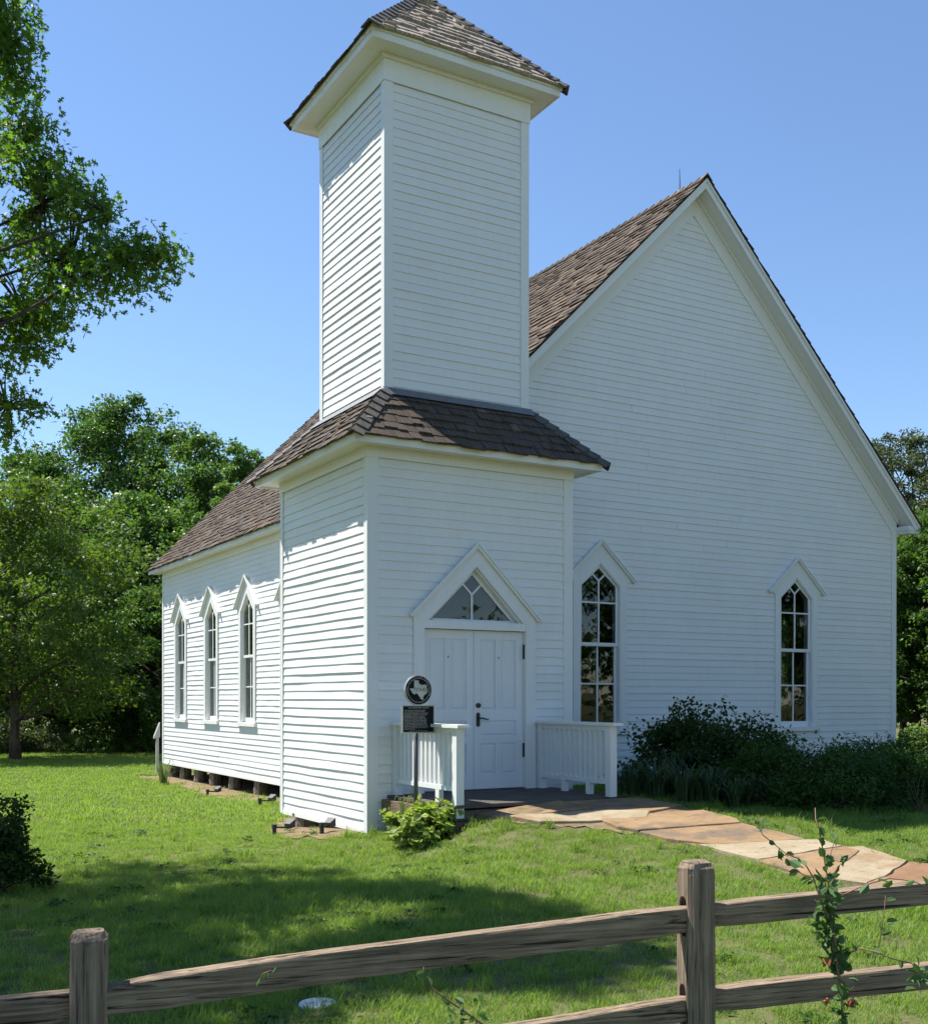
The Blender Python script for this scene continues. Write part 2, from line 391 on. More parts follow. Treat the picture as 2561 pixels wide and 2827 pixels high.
boards = []   # (visible area, wall part, verts, faces)
def board_geo(fr, u0b, u1b, u0t, u1t, z0, ex, wave):
    L_ = max(u1b - u0b, .01); n = 5 if L_ > 1.2 else 2
    v = []; f = []
    t0 = .021 + random.uniform(-.003, .004); off = random.uniform(-.0015, .0015)
    for i in range(n + 1):
        t = i / n
        dz = off + random.gauss(0, wave) ; dw = random.gauss(0, wave)
        ub = u0b + (u1b - u0b) * t; ut = u0t + (u1t - u0t) * t
        v += [fr(ub, .002, z0 + dz), fr(ub, t0 + dw, z0 + dz), fr(ut, .006, z0 + ex + .018)]
    for i in range(n):
        a = i * 3; b = a + 3
        f += [(a, b, b + 1, a + 1), (a + 1, b + 1, b + 2, a + 2)]
    f += [(0, 1, 2), (n * 3, n * 3 + 2, n * 3 + 1)]
    return v, f
def side_rows(fr, wall, z0, z1, lo, hi, cuts, wave=.0012, seen=True):
    """lo(z), hi(z): ends of the row; cuts: list of (centre, halfwidth function of z or None)"""
    n = max(1, round((z1 - z0) / EX)); ex = (z1 - z0) / n
    for r in range(n):
        za = z0 + r * ex; zb = min(za + ex, z1)
        segs = [[lo(za), hi(za), lo(zb), hi(zb)]]
        for c, hw in cuts:
            h = [x for x in (hw(za), hw(za + ex * .5), hw(zb)) if x is not None]
            if not h: continue
            h = min(h); new = []
            for s in segs:
                if s[0] < c - h < s[1] or s[0] < c + h < s[1]:
                    if c - h > s[0] + .01: new.append([s[0], c - h, s[2], c - h])
                    if c + h < s[1] - .01: new.append([c + h, s[1], c + h, s[3]])
                else: new.append(s)
            segs = new
        for s in segs:
            if s[1] - s[0] < .03: continue
            # long runs are made of two boards butted end to end
            pieces = [s]
            if s[1] - s[0] > 5.5:
                m = s[0] + (s[1] - s[0]) * random.uniform(.3, .7); pieces = [[s[0], m - .0015, s[2], m - .0015], [m + .0015, s[1], m + .0015, s[3]]]
            for p in pieces:
                v, f = board_geo(fr, *p, za, ex, wave)
                if seen:
                    A = proj(v[1]); B = proj(v[-2]); d = (A[2] + B[2]) / 2
                    vis = 0 <= max(A[0], B[0]) and min(A[0], B[0]) <= 2561 and -40 <= min(A[1], B[1])
                    area = math.hypot(A[0] - B[0], A[1] - B[1]) * ex * FPX / d if vis else 0
                else: area = 0
                boards.append((area, wall, v, f))

def inset(fr, d): return lambda u, w, z: fr(u, w - d, z)
def sheathing(name, fr, outer, holes, th=.12, mat=None):
    """planar wall with window and door openings cut through it"""
    bm = bmesh.new(); edges = []
    for loop in [outer] + holes:
        vs = [bm.verts.new(fr(u, 0, z)) for u, z in loop]
        edges += [bm.edges.new((vs[i], vs[(i + 1) % len(vs)])) for i in range(len(vs))]
    bmesh.ops.triangle_fill(bm, use_beauty=True, use_dissolve=False, edges=edges)
    n0 = Vector(fr(0, 1, 0)) - Vector(fr(0, 0, 0))
    r = bmesh.ops.extrude_face_region(bm, geom=bm.faces[:])
    bmesh.ops.translate(bm, vec=-n0 * th, verts=[e for e in r['geom'] if isinstance(e, bmesh.types.BMVert)])
    bmesh.ops.recalc_face_normals(bm, faces=bm.faces[:])
    me = bpy.data.meshes.new(name); bm.to_mesh(me); bm.free()
    me.materials.append(mat or M['white'])
    return link(name, me, None, church)

# window geometry constants
WZ0, WSP, WHI, WHO = 1.15, 3.47, .40, .53
def win_hole(c): return [(c - WHI, WZ0), (c + WHI, WZ0), (c + WHI, WSP), (c, WSP + WHI * .93), (c - WHI, WSP)]
def win_cut(z):
    if z < WZ0 - .06: return None
    if z < 3.42: return WHO - .06
    top = 4.10; k = (top - z) / (top - 3.42)
    return (WHO - .06) * k if k > .03 else None
frG, frL, frR, frB = frontF(G + .03), leftF(LX + .03), rightF(RX - .03), backF(BY - .03)
frTf, frTl, frTr, frTb = frontF(.03), leftF(.03), rightF(Wt - .03), backF(Dt - .03)
frUf, frUl, frUr, frUb = frontF(VA + .03), leftF(UA + .03), rightF(UB - .03), backF(VB - .03)

RAP = 10.37
SLOPE = (RAP - 5.0) / (MX - 1.567)     # main roof pitch
def roof_z(x): return RAP - SLOPE * abs(x - MX)     # top of the roof deck plane
EZ = 4.87
W1C, W2C = 4.955, 9.325
SIDE_Y = [4.93, 7.43, 9.93, 12.43, 14.93]
DOOR_C, DZ0, DZ1 = 1.562, .45, 2.555
def door_cut(z):
    if z < .42: return None
    if z < 2.68: return .92 - .05
    k = (3.62 - z) / (3.62 - 2.68); return .9 * k if k > .02 else None

# walls
gab_in = .30
gz = lambda x: roof_z(x) - .16
gable_outer = [(Wt - 1.28, 0.0), (RX - .03, 0), (RX - .03, gz(RX - .03)), (MX, gz(MX)), (LX + .03, gz(LX + .03))]
gable_wall = sheathing('gable_wall', frG, gable_outer, [win_hole(W1C), win_hole(W2C)])
side_outer = [(2.9, 0), (BY - .03, 0), (BY - .03, 4.95), (2.9, 4.95)]
side_wall = sheathing('side_wall', frL, side_outer, [win_hole(c) for c in SIDE_Y[1:]])
far_wall = sheathing('side_wall', frR, [(G + .16, 0), (BY - .16, 0), (BY - .16, 4.95), (G + .16, 4.95)], [win_hole(c) for c in SIDE_Y])
back_wall = sheathing('back_wall', frB, [(LX + .03, 0), (RX - .03, 0), (RX - .03, gz(RX - .03)), (MX, gz(MX)), (LX + .03, gz(LX + .03))], [])
dh = [(DOOR_C - .77, DZ0), (DOOR_C + .77, DZ0), (DOOR_C + .77, 2.66), (DOOR_C, 3.40), (DOOR_C - .77, 2.66)]
tower_wall = sheathing('tower_wall', frTf, [(.03, 0), (Wt - .03, 0), (Wt - .03, 4.80), (.03, 4.80)], [dh])
mb = MB()
mb.box(.03, .15, .151, Dt - .03, 0, 4.80).box(Wt - .15, Wt - .03, .151, Dt - .03, 0, 4.80).box(.151, Wt - .151, Dt - .15, Dt - .031, 0, 4.80)
mb.build('tower_wall', M['white'], church)
mb = MB(); mb.box(UA + .03, UB - .03, VA + .03, VB - .03, 4.95, 10.02); belfry_wall = mb.build('belfry_wall', M['white'], church)
mb = MB(); mb.box(.152, Wt - .152, .152, Dt - .152, .02, .10); mb.box(LX + .16, RX - .16, Dt + .01, BY - .16, .02, .12); mb.box(Wt + .01, RX - .16, G + .16, Dt + .005, .021, .121)
mb.build('floor', M['under'], church)
# interior lining, dark boards
mb = MB()
mb.box(LX + .2, RX - .2, BY - .3, BY - .2, .13, 5.2).box(LX + .2, RX - .2, G + .2, BY - .2, 5.2, 5.3)
mb.build('ceiling', M['inside'], church)
MB().box(.152, .165, .152, Dt - .152, .11, 4.78).box(Wt - .165, Wt - .152, .152, Dt - .152, .11, 4.78).box(.166, Wt - .166, 1.2, 1.215, .11, 4.78).box(.166, Wt - .166, .152, 1.19, 4.4, 4.42).build('lining', M['inside'], church)
sheathing('lining', inset(frG, .1205), [(Wt + .05, .13), (RX - .17, .13), (RX - .17, 5.19), (Wt + .05, 5.19)], [win_hole(W1C), win_hole(W2C)], .015, M['inside'])
sheathing('lining', inset(frL, .1205), [(3.2, .13), (BY - .32, .13), (BY - .32, 4.93), (3.2, 4.93)], [win_hole(c) for c in SIDE_Y[1:]], .015, M['inside'])
sheathing('lining', inset(frR, .1205), [(G + .2, .13), (BY - .32, .13), (BY - .32, 4.93), (G + .2, 4.93)], [win_hole(c) for c in SIDE_Y], .015, M['inside'])

# clapboards
pos = lambda a: (lambda z: a)
CB = .14   # corner board width
rake_lo = lambda z: max(LX + .05, MX - (gz(MX) - .25 - z) / SLOPE) if z > 4.2 else LX + .05
rake_hi = lambda z: min(RX - .10, MX + (gz(MX) - .25 - z) / SLOPE) if z > 4.2 else RX - .10
g_lo = lambda z: max(rake_lo(z), Wt + .005 if z < 5.3 else UB - .05)
side_rows(frG, gable_wall, .02, 9.80, g_lo, rake_hi, [(W1C, win_cut), (W2C, win_cut)], .0010)
side_rows(frL, side_wall, .02, 4.72, pos(Dt + .01), pos(BY - .10), [(c, win_cut) for c in SIDE_Y[1:]], .0016)
side_rows(frTf, tower_wall, .02, 4.67, pos(CB - .02), pos(Wt - CB + .02), [(DOOR_C, door_cut)], .0008)
side_rows(frTl, tower_wall, .02, 4.67, pos(CB - .04), pos(Dt - CB + .05), [], .0022)
side_rows(frUf, belfry_wall, 5.60, 9.66, pos(UA + .11), pos(UB - .10), [], .0007)
side_rows(frUl, belfry_wall, 5.50, 9.66, pos(VA + .08), pos(VB - .08), [], .0012)
side_rows(frTr, tower_wall, .02, 4.67, pos(.1), pos(G + .02), [], .001, False)
side_rows(frUr, belfry_wall, 5.5, 9.66, pos(VA + .08), pos(VB - .08), [], .001, False)
side_rows(frUb, belfry_wall, 5.5, 9.66, pos(UA + .08), pos(UB - .08), [], .001, False)
side_rows(frTb, tower_wall, .02, 4.67, pos(.1), pos(LX), [], .001, False)
side_rows(frR, far_wall, .02, 4.72, pos(G + .1), pos(BY - .1), [(c, win_cut) for c in SIDE_Y], .001, False)
boards.sort(key=lambda t: -t[0])
for a, wall, v, f in boards[:300]:
    MB().add(v, f).build('clapboard', M['white'], wall)
rest = {}
for a, wall, v, f in boards[300:]: rest.setdefault(wall.name, (wall, MB()))[1].add(v, f)
for wall, mb in rest.values(): tag(mb.build('clapboards', M['white'], wall), kind='stuff')

# corner boards
def cboard(wall, x0, x1, y0, y1, z0, z1): MB().box(x0, x1, y0, y1, z0, z1).build('corner_board', M['trim'], wall)
T = .034
for (x, sx) in ((0, 1), (Wt, -1)):
    for (y, sy) in ((0, 1), (Dt, -1)):
        w = .15 if sy == 1 else .1
        xs = sorted((x, x + sx * w)); ys = sorted((y, y + sy * T)); cboard(tower_wall, *xs, *ys, -.02, 4.82)
        xs = sorted((x + sx * .001, x + sx * T)); ys = sorted((y + sy * (T + .001), y + sy * .105)); cboard(tower_wall, *xs, *ys, -.02, 4.82)
for (x, sx) in ((UA, 1), (UB, -1)):
    for (y, sy) in ((VA, 1), (VB, -1)):
        zb = 5.0
        xs = sorted((x, x + sx * .13)); ys = sorted((y, y + sy * T)); cboard(belfry_wall, *xs, *ys, zb, 9.99)
        xs = sorted((x + sx * .001, x + sx * T)); ys = sorted((y + sy * (T + .001), y + sy * .10)); cboard(belfry_wall, *xs, *ys, zb, 9.99)
cboard(gable_wall, RX - .13, RX, G, G + T, -.02, 4.9); cboard(gable_wall, RX - T, RX - .001, G + T + .001, G + .12, -.02, 4.88)
cboard(side_wall, LX, LX + T, BY - .12, BY, -.02, 4.88); cboard(side_wall, LX + T + .001, LX + .14, BY - T, BY - .001, -.02, 4.88)
# water table / bottom skirt boards of the side wall
MB().box(LX + .002, LX + .03, Dt + .02, BY - .121, -.03, .02).build('skirt_board', M['trim'], side_wall)
MB().box(.003, .03, .11, Dt - .11, -.03, .02).build('skirt_board', M['trim'], tower_wall)
MB().box(.151, Wt - .151, .003, .03, -.03, .02).build('skirt_board', M['trim'], tower_wall)
MB().box(Wt + .01, RX - .131, G + .003, G + .03, -.05, .02).build('skirt_board', M['trim'], gable_wall)

# ------------------------------------------------------------------ eaves
def ring(x0, x1, y0, y1, o_in, o_out, z0, z1):
    """square frame: outside grown by o_out, inside grown by o_in"""
    m = MB()
    a0, a1, b0, b1 = x0 - o_out, x1 + o_out, y0 - o_out, y1 + o_out
    c0, c1, d0, d1 = x0 - o_in, x1 + o_in, y0 - o_in, y1 + o_in
    m.box(a0, a1, b0, d0, z0, z1).box(a0, a1, d1, b1, z0, z1).box(a0, c0, d0, d1, z0, z1).box(c1, a1, d0, d1, z0, z1)
    return m
belfry_eave = ring(UA, UB, VA, VB, -.02, .285, 9.985, 10.005).build('soffit', M['trim'], church)
ring(UA, UB, VA, VB, .286, .31, 9.975, 10.06).build('fascia', M['trim'], belfry_eave)
ring(UA, UB, VA, VB, .286, .335, 10.0605, 10.105).build('crown_molding', M['trim'], belfry_eave)
ring(UA, UB, VA, VB, -.005, .012, 9.655, 9.984).build('frieze_board', M['trim'], belfry_eave)
ring(UA, UB, VA, VB, .0125, .045, 9.93, 9.984).build('bed_molding', M['trim'], belfry_eave)
skirt_eave = ring(0, Wt, 0, Dt, -.02, .255, 4.80, 4.815).build('soffit', M['trim'], church)
ring(0, Wt, 0, Dt, .256, .285, 4.775, 4.845).build('fascia', M['trim'], skirt_eave)
ring(0, Wt, 0, Dt, .256, .305, 4.8455, 4.87).build('crown_molding', M['trim'], skirt_eave)
ring(0, Wt, 0, Dt, -.005, .010, 4.665, 4.799).build('frieze_board', M['trim'], skirt_eave)
OG, OE = .307, .248
main_eave = MB()
xe = LX - OE
main_eave.box(xe, LX + .02, Dt + .32, BY + OG, EZ, EZ + .018)
main_eave = main_eave.build('soffit', M['trim'], church)
MB().box(xe - .026, xe - .001, Dt + .32, BY + OG, EZ - .02, EZ + .075).build('fascia', M['trim'], main_eave)
MB().box(LX - .012, LX + .03, Dt + .02, BY - .122, 4.715, EZ - .001).build('frieze_board', M['trim'], main_eave)
MB().box(RX - .02, RX + OE, G - OG, BY + OG, EZ - .001, EZ + .016).build('soffit', M['trim'], main_eave)
MB().box(RX + OE + .001, RX + OE + .026, G - OG, BY + OG, EZ - .02, EZ + .06).build('fascia', M['trim'], main_eave)
# rakes on the front gable (and back)
def rake(side, y0, y1, off0, off1, xin=0., xout=None):
    """sloping board parallel to the roof: vertical offsets off0..off1 below the roof plane"""
    xo = (RX + OE + .02) if xout is None else xout
    pts = [(MX + side * xin, roof_z(MX + xin) - off0), (MX + side * (xo - MX), roof_z(xo) - off0), (MX + side * (xo - MX), roof_z(xo) - off1), (MX + side * xin, roof_z(MX + xin) - off1)]
    m = MB(); v = [(x, y0, z) for x, z in pts] + [(x, y1, z) for x, z in pts]
    m.add(v, [(0, 1, 2, 3), (7, 6, 5, 4), (0, 4, 5, 1), (1, 5, 6, 2), (2, 6, 7, 3), (3, 7, 4, 0)]); return m
for side in (1, -1):
    xo = None if side == 1 else (2 * MX - 2.70)
    rake(side, G - OG + .025, G + .029, .15, .165, 0, xo).build('rake_soffit', M['trim'], gable_wall)
    rake(side, G - OG, G - OG + .024, .028, .185, 0, xo).build('rake_fascia', M['trim'], gable_wall)
    rake(side, G - OG - .025, G - OG - .001, .02, .075, 0, xo).build('rake_molding', M['trim'], gable_wall)
    rake(side, G - .006, G + .030, .166, .53, 0, RX - .0 if side == 1 else 2 * MX - 2.70).build('rake_frieze', M['trim'], gable_wall)
    rake(side, G - .045, G - .0065, .166, .225, 0, RX - .0 if side == 1 else 2 * MX - 2.70).build('bed_molding', M['trim'], gable_wall)
# boxed return at the foot of the rake
MB().box(RX - .001, RX + OE + .02, G - OG + .026, G + .03, EZ - .055, EZ + .085).build('eave_return', M['trim'], gable_wall)

# ------------------------------------------------------------------ roofs
shings = []
def deck(name, polys, mat):
    m = MB()
    for p in polys: m.add(p, [tuple(range(len(p)))])
    return m.build(name, mat, church)
def slope_shingles(roof, P, U, S, ln, ua, ub, ex, matk, wmin=.09, wmax=.19, butt=.024, seen=True, overhang=.035):
    """P eave origin, U unit along eave, S unit up the slope, ua/ub(s) ends of the row"""
    P, U, S = (np.array(a, float) for a in (P, U, S)); Nn = np.cross(U, S)
    if Nn[2] < 0: Nn = -Nn
    r = 0
    while True:
        s0 = -overhang + r * ex
        if s0 > ln - .03: break
        s1 = min(s0 + ex + .05, ln)
        a0, b0 = ua(max(s0, 0)), ub(max(s0, 0)); a1, b1 = ua(s1), ub(s1)
        u = a0 - random.uniform(0, .1)
        while u < b0 - .015:
            w = random.uniform(wmin, wmax); l, rr = max(u, a0), min(u + w - .005, b0)
            if rr - l > .02:
                lt, rt = min(max(l, a1), b1), max(min(rr, b1), a1)
                if rt <= lt: rt = lt + .004
                j = random.gauss(0, .012) ; tb = butt * random.uniform(.65, 1.6); tw = random.uniform(-.009, .009)
                q = lambda uu, ss, h: P + U * uu + S * ss + Nn * h
                v = [q(l, s0 + j, .003), q(rr, s0 + j + tw, .003), q(l, s0 + j, tb), q(rr, s0 + j + tw, tb + random.uniform(-.004, .004)), q(lt, s1, .006), q(rt, s1, .006)]
                f = [(2, 3, 5, 4), (0, 1, 3, 2), (0, 2, 4), (1, 5, 3)]
                area = 0
                if seen:
                    c = proj((v[2] + v[5]) / 2); 
                    if -20 < c[0] < 2580 and -20 < c[1] < 2850: area = (rr - l) * ex / c[2] ** 2
                shings.append((area * (1.0 if roof is not main_roof else .25), roof, v, f, matk))
            u += w
        r += 1
def hip_caps(roof, A, B, n1, n2, ex=.17, wdt=.115):
    """small two-winged caps up a hip from A to B; n1,n2 slope normals"""
    A, B, n1, n2 = (np.array(a, float) for a in (A, B, n1, n2)); d = B - A; ln = np.linalg.norm(d); d /= ln
    t1 = np.cross(d, n1); t2 = np.cross(n2, d)
    if t1[2] > 0: t1 = -t1
    if t2[2] > 0: t2 = -t2
    up = (n1 + n2); up /= np.linalg.norm(up)
    s = -.06
    while s < ln - .02:
        e = min(s + ex + .05, ln + .02); w = wdt * random.uniform(.9, 1.1)
        m = MB()
        h0, h1_ = .062, .034
        a, b = A + d * s, A + d * e
        v = [a + up * h0, a + t1 * w + n1 * .045, a + t2 * w + n2 * .045, b + up * h1_, b + t1 * w + n1 * .022, b + t2 * w + n2 * .022, a + up * (h0 - .03), a + t1 * w + n1 * .018, a + t2 * w + n2 * .018]
        m.add(v, [(0, 3, 4, 1), (0, 2, 5, 3), (0, 1, 7, 6), (0, 6, 8, 2), (1, 4, 7), (2, 8, 5)])
        m.build('hip_cap', M['hip'], roof); s += ex
main_roof = None
# belfry roof (pyramid)
e = .345; ax, ay, az = (UA + UB) / 2, (VA + VB) / 2, 11.66
z0 = 10.105
c = [(UA - e, VA - e, z0), (UB + e, VA - e, z0), (UB + e, VB + e, z0), (UA - e, VB + e, z0)]; ap = (ax, ay, az)
belfry_roof = deck('belfry_roof', [(c[0], c[1], ap), (c[1], c[2], ap), (c[2], c[3], ap), (c[3], c[0], ap), (c[3], c[2], c[1], c[0])], M['under'])
def face_shingles(roof, A, B, TL, TR, ex, matk, seen=True, **k):
    """slope with eave A->B and top edge TL->TR"""
    A, B, TL, TR = (np.array(p, float) for p in (A, B, TL, TR))
    U = (B - A); W = np.linalg.norm(U); U /= W
    t = TL - A; S = t - U * (t @ U); ln = np.linalg.norm(S); S /= ln
    ul, ur = (TL - A) @ U, (TR - A) @ U
    slope_shingles(roof, A, U, S, ln, lambda s: ul * s / ln, lambda s: W + (ur - W) * s / ln, ex, matk, seen=seen, **k)
    n = np.cross(U, S); return n if n[2] > 0 else -n
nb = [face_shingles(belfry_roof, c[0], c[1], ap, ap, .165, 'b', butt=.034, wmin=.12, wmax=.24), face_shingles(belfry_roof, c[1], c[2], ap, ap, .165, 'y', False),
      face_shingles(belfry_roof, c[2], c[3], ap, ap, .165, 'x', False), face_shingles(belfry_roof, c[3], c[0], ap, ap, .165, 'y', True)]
for i in range(4): hip_caps(belfry_roof, c[i], ap, nb[i], nb[i - 1])
# skirt roof
e = .315; z0 = 4.87; zt = 5.62; k = .03
c = [(-e, -e, z0), (Wt + e, -e, z0), (Wt + e, Dt + e, z0), (-e, Dt + e, z0)]
t = [(UA - k, VA - k, zt), (UB + k, VA - k, zt), (UB + k, VB + k, zt), (UA - k, VB + k, zt)]
skirt_roof = deck('skirt_roof', [(c[i], c[(i + 1) % 4], t[(i + 1) % 4], t[i]) for i in range(4)] + [tuple(reversed(c))], M['under'])
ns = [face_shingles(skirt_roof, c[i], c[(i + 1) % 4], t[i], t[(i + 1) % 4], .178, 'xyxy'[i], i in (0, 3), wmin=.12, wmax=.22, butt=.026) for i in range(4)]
for i in range(4): hip_caps(skirt_roof, c[i], t[i], ns[i], ns[i - 1], .178, .125)
fl = MB()
for i in range(4):
    a, b = np.array(t[i]), np.array(t[(i + 1) % 4]); dn = np.array(c[i]) - a
    out = -np.cross(b - a, (0, 0, 1)); out = out / np.linalg.norm(out)
    if out @ dn < 0: out = -out
    a = a + out * .0; b = b + out * .0
    fl.add([a + (0, 0, .065), b + (0, 0, .065), b + out * .10 - (0, 0, .045), a + out * .10 - (0, 0, .045), a - (0, 0, .02), b - (0, 0, .02)], [(0, 1, 2, 3), (3, 2, 5, 4)])
fl.build('flashing', M['flash'], skirt_roof)
# main roof
y0r, y1r = G - OG - .04, BY + OG + .03
xl, xr = LX - OE - .045, RX + OE + .045
zl = roof_z(xl)
main_roof = deck('main_roof', [((xl, y0r, zl), (xl, y1r, zl), (MX, y1r, RAP), (MX, y0r, RAP)), ((xr, y1r, zl), (xr, y0r, zl), (MX, y0r, RAP), (MX, y1r, RAP)),
                               ((xl, y0r, zl - .02), (MX, y0r, RAP - .02), (MX, y1r, RAP - .02), (xl, y1r, zl - .02)), ((xr, y0r, zl - .02), (xr, y1r, zl - .02), (MX, y1r, RAP - .02), (MX, y0r, RAP - .02))], M['under'])
face_shingles(main_roof, (xl, y0r, zl), (xl, y1r, zl), (MX, y0r, RAP), (MX, y1r, RAP), .178, 'y', True, wmin=.1, wmax=.2)
face_shingles(main_roof, (xr, y0r, zl), (xr, y1r, zl), (MX, y0r, RAP), (MX, y1r, RAP), .178, 'y', False, wmin=.1, wmax=.2)
m = MB(); s = y0r
while s < y1r:
    q = min(s + .25, y1r); 
    m.add([(MX, s, RAP + .06), (MX - .11, s, RAP - .06), (MX + .11, s, RAP - .06), (MX, q, RAP + .036), (MX - .11, q, RAP - .08), (MX + .11, q, RAP - .08), (MX, s, RAP + .025)],
          [(0, 3, 4, 1), (0, 2, 5, 3), (0, 1, 6), (0, 6, 2)]); s += .2
tag(m.build('ridge_caps', M['shingle_y'], main_roof), kind='stuff')
shings.sort(key=lambda s: -s[0])
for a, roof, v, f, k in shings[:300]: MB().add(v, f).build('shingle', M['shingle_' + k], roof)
rest = {}
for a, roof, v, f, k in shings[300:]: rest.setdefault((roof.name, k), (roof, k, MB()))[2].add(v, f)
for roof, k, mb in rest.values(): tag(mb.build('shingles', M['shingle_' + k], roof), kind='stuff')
MB().tube([(MX, 2.25, RAP - .05), (MX, 2.25, RAP + .2), (MX - .005, 2.25, RAP + .40)], [.011, .008, .005], 5).build('lightning_rod', M['black'], church)

# ------------------------------------------------------------------ windows
def window(fr, c, parent=church):
    w = MB()   # casing
    for s in (-1, 1):
        w.prism(fr, [(c + s * WHI, WZ0), (c + s * WHO, WZ0), (c + s * WHO, 3.52), (c + s * WHI, WSP)], .001, .042)
        w.prism(fr, [(c + s * WHI, WSP), (c + s * WHO, 3.52), (c + s * .615, 3.575), (c, 4.145), (c, WSP + WHI * .93)], .0015, .0425)
    win = w.build('window', M['trim'], parent)
    h = MB()
    for s in (-1, 1):
        h.prism(fr, [(c, 4.146), (c + s * .66, 3.532), (c + s * .70, 3.562), (c, 4.205)], .0, .085)
        h.prism(fr, [(c, 4.185), (c + s * .695, 3.545), (c + s * .715, 3.565), (c, 4.222)], .086, .105)
    h.build('hood', M['trim'], win)
    MB().rect(fr, c - .57, c + .57, 1.075, WZ0 - .001, -.10, .075).build('sill', M['trim'], win)
    j = MB()
    for s in (-1, 1):
        j.rect(fr, *sorted((c + s * WHI, c + s * (WHI - .018))), WZ0, WSP, -.16, .03)
        j.prism(fr, [(c + s * WHI, WSP), (c, WSP + WHI * .93), (c, WSP + WHI * .93 - .026), (c + s * (WHI - .018), WSP)], -.16, .03)
    j.build('jamb', M['trim'], win)
    hs = WHI - .02; ap = WSP + hs * .93 - .006; SB = .042
    # upper sash
    a0, a1 = -.042, -.010
    u = MB(); mw = .013
    for s in (-1, 1):
        u.rect(fr, *sorted((c + s * hs, c + s * (hs - SB))), 2.505, WSP, a0, a1)
        u.prism(fr, [(c + s * hs, WSP), (c, ap), (c, ap - .058), (c + s * (hs - SB), WSP - .0)], a0, a1)
    u.rect(fr, c - hs + SB + .001, c + hs - SB - .001, 2.505, 2.56, a0, a1)
    u.rect(fr, c - hs + SB + .001, c + hs - SB - .001, 3.19, 3.215, a0 + .004, a1 - .004)
    u.rect(fr, c - mw, c + mw, 2.561, 3.189, a0 + .005, a1 - .003); u.rect(fr, c - mw, c + mw, 3.216, 3.55, a0 + .005, a1 - .003)
    for s in (-1, 1): u.prism(fr, [(c, 3.535), (c + s * .155, 3.672), (c + s * .136, 3.69), (c, 3.568)], a0 + .0055, a1 - .0035)
    u.build('upper_sash', M['trim'], win)
    b0, b1 = -.080, -.046
    l = MB()
    for s in (-1, 1): l.rect(fr, *sorted((c + s * hs, c + s * (hs - .048))), WZ0, 2.545, b0, b1)
    l.rect(fr, c - hs + .049, c + hs - .049, WZ0, 1.25, b0, b1); l.rect(fr, c - hs + .049, c + hs - .049, 2.50, 2.545, b0, b1)
    l.rect(fr, c - hs + .049, c + hs - .049, 1.885, 1.91, b0 + .004, b1 - .004)
    l.rect(fr, c - mw, c + mw, 1.251, 1.884, b0 + .005, b1 - .003); l.rect(fr, c - mw, c + mw, 1.911, 2.499, b0 + .005, b1 - .003)
    l.build('lower_sash', M['trim'], win)
    def pane(poly, w0):
        t1, t2 = random.gauss(0, .0012), random.gauss(0, .0012)
        MB().add([fr(p, w0 + t1 * (i % 3 - 1) + t2 * (1 if i < 2 else -1), q) for i, (p, q) in enumerate(poly)], [tuple(range(len(poly)))]).build('pane', M['glass'], win)
    for s in (-1, 1):
        e = c + s * (hs - SB + .006); i = c + s * .008
        pane([(i, 2.55), (e, 2.55), (e, 3.2), (i, 3.2)], -.027); 
        pane([(i, 3.2), (e, 3.2), (e, WSP), (c + s * .145, 3.683), (i, 3.555)], -.027)
        e = c + s * (hs - .045)
        pane([(i, 1.24), (e, 1.24), (e, 1.9), (i, 1.9)], -.063); pane([(i, 1.9), (e, 1.9), (e, 2.51), (i, 2.51)], -.063)
    pane([(c, 3.55), (c + .146, 3.68), (c, 3.815), (c - .146, 3.68)], -.027)
    return win
window(frG, W1C); window(frG, W2C)
for y in SIDE_Y[1:]: window(frL, y)
for y in SIDE_Y: window(frR, y)

# ------------------------------------------------------------------ door
fr = frTf; c = DOOR_C
w = MB()
for s in (-1, 1):
    w.prism(fr, [(c + s * .765, DZ0), (c + s * .92, DZ0), (c + s * .92, 2.68), (c + s * .765, 2.655)], .001, .045)
    w.prism(fr, [(c + s * .72, 2.665), (c + s * .765, 2.655), (c + s * .92, 2.68), (c + s * .93, 2.70), (c, 3.625), (c, 3.385)], .0015, .0455)
w.rect(fr, c - .764, c + .764, 2.56, 2.664, .0012, .040)
door = w.build('door', M['trim'], church)
h = MB()
for s in (-1, 1):
    h.prism(fr, [(c, 3.626), (c + s * .945, 2.692), (c + s * .985, 2.712), (c, 3.69)], 0, .085)
    h.prism(fr, [(c, 3.672), (c + s * .98, 2.70), (c + s * .999, 2.716), (c, 3.708)], .086, .105)
h.build('hood', M['trim'], door)
j = MB()
for s in (-1, 1):
    j.rect(fr, *sorted((c + s * .765, c + s * .782)), DZ0, 2.56, -.12, .0)
    j.prism(fr, [(c + s * .72, 2.668), (c, 3.385), (c, 3.362), (c + s * .685, 2.668)], -.12, .0)
j.rect(fr, c - .72, c + .72, 2.645, 2.666, -.12, .0009)
j.build('jamb', M['trim'], door)
t = MB(); a0, a1 = -.115, -.08
for s in (-1, 1):
    t.prism(fr, [(c + s * .68, 2.667), (c, 3.358), (c, 3.29), (c + s * .60, 2.70), (c + s * .62, 2.667)], a0, a1)
    t.prism(fr, [(c, 3.01), (c + s * .155, 3.165), (c + s * .138, 3.183), (c, 3.045)], a0 + .004, a1 - .003)
t.rect(fr, c - .599, c + .599, 2.668, 2.70, a0 + .001, a1 - .001); t.rect(fr, c - .014, c + .014, 2.701, 3.03, a0 + .004, a1 - .004)
t.build('transom_sash', M['trim'], door)
for s in (-1, 1):
    MB().add([fr(p, -.098, q) for p, q in [(c + s * .008, 2.69), (c + s * .62, 2.69), (c + s * .147, 3.174), (c + s * .008, 3.028)]], [(0, 1, 2, 3)]).build('pane', M['glass'], door)
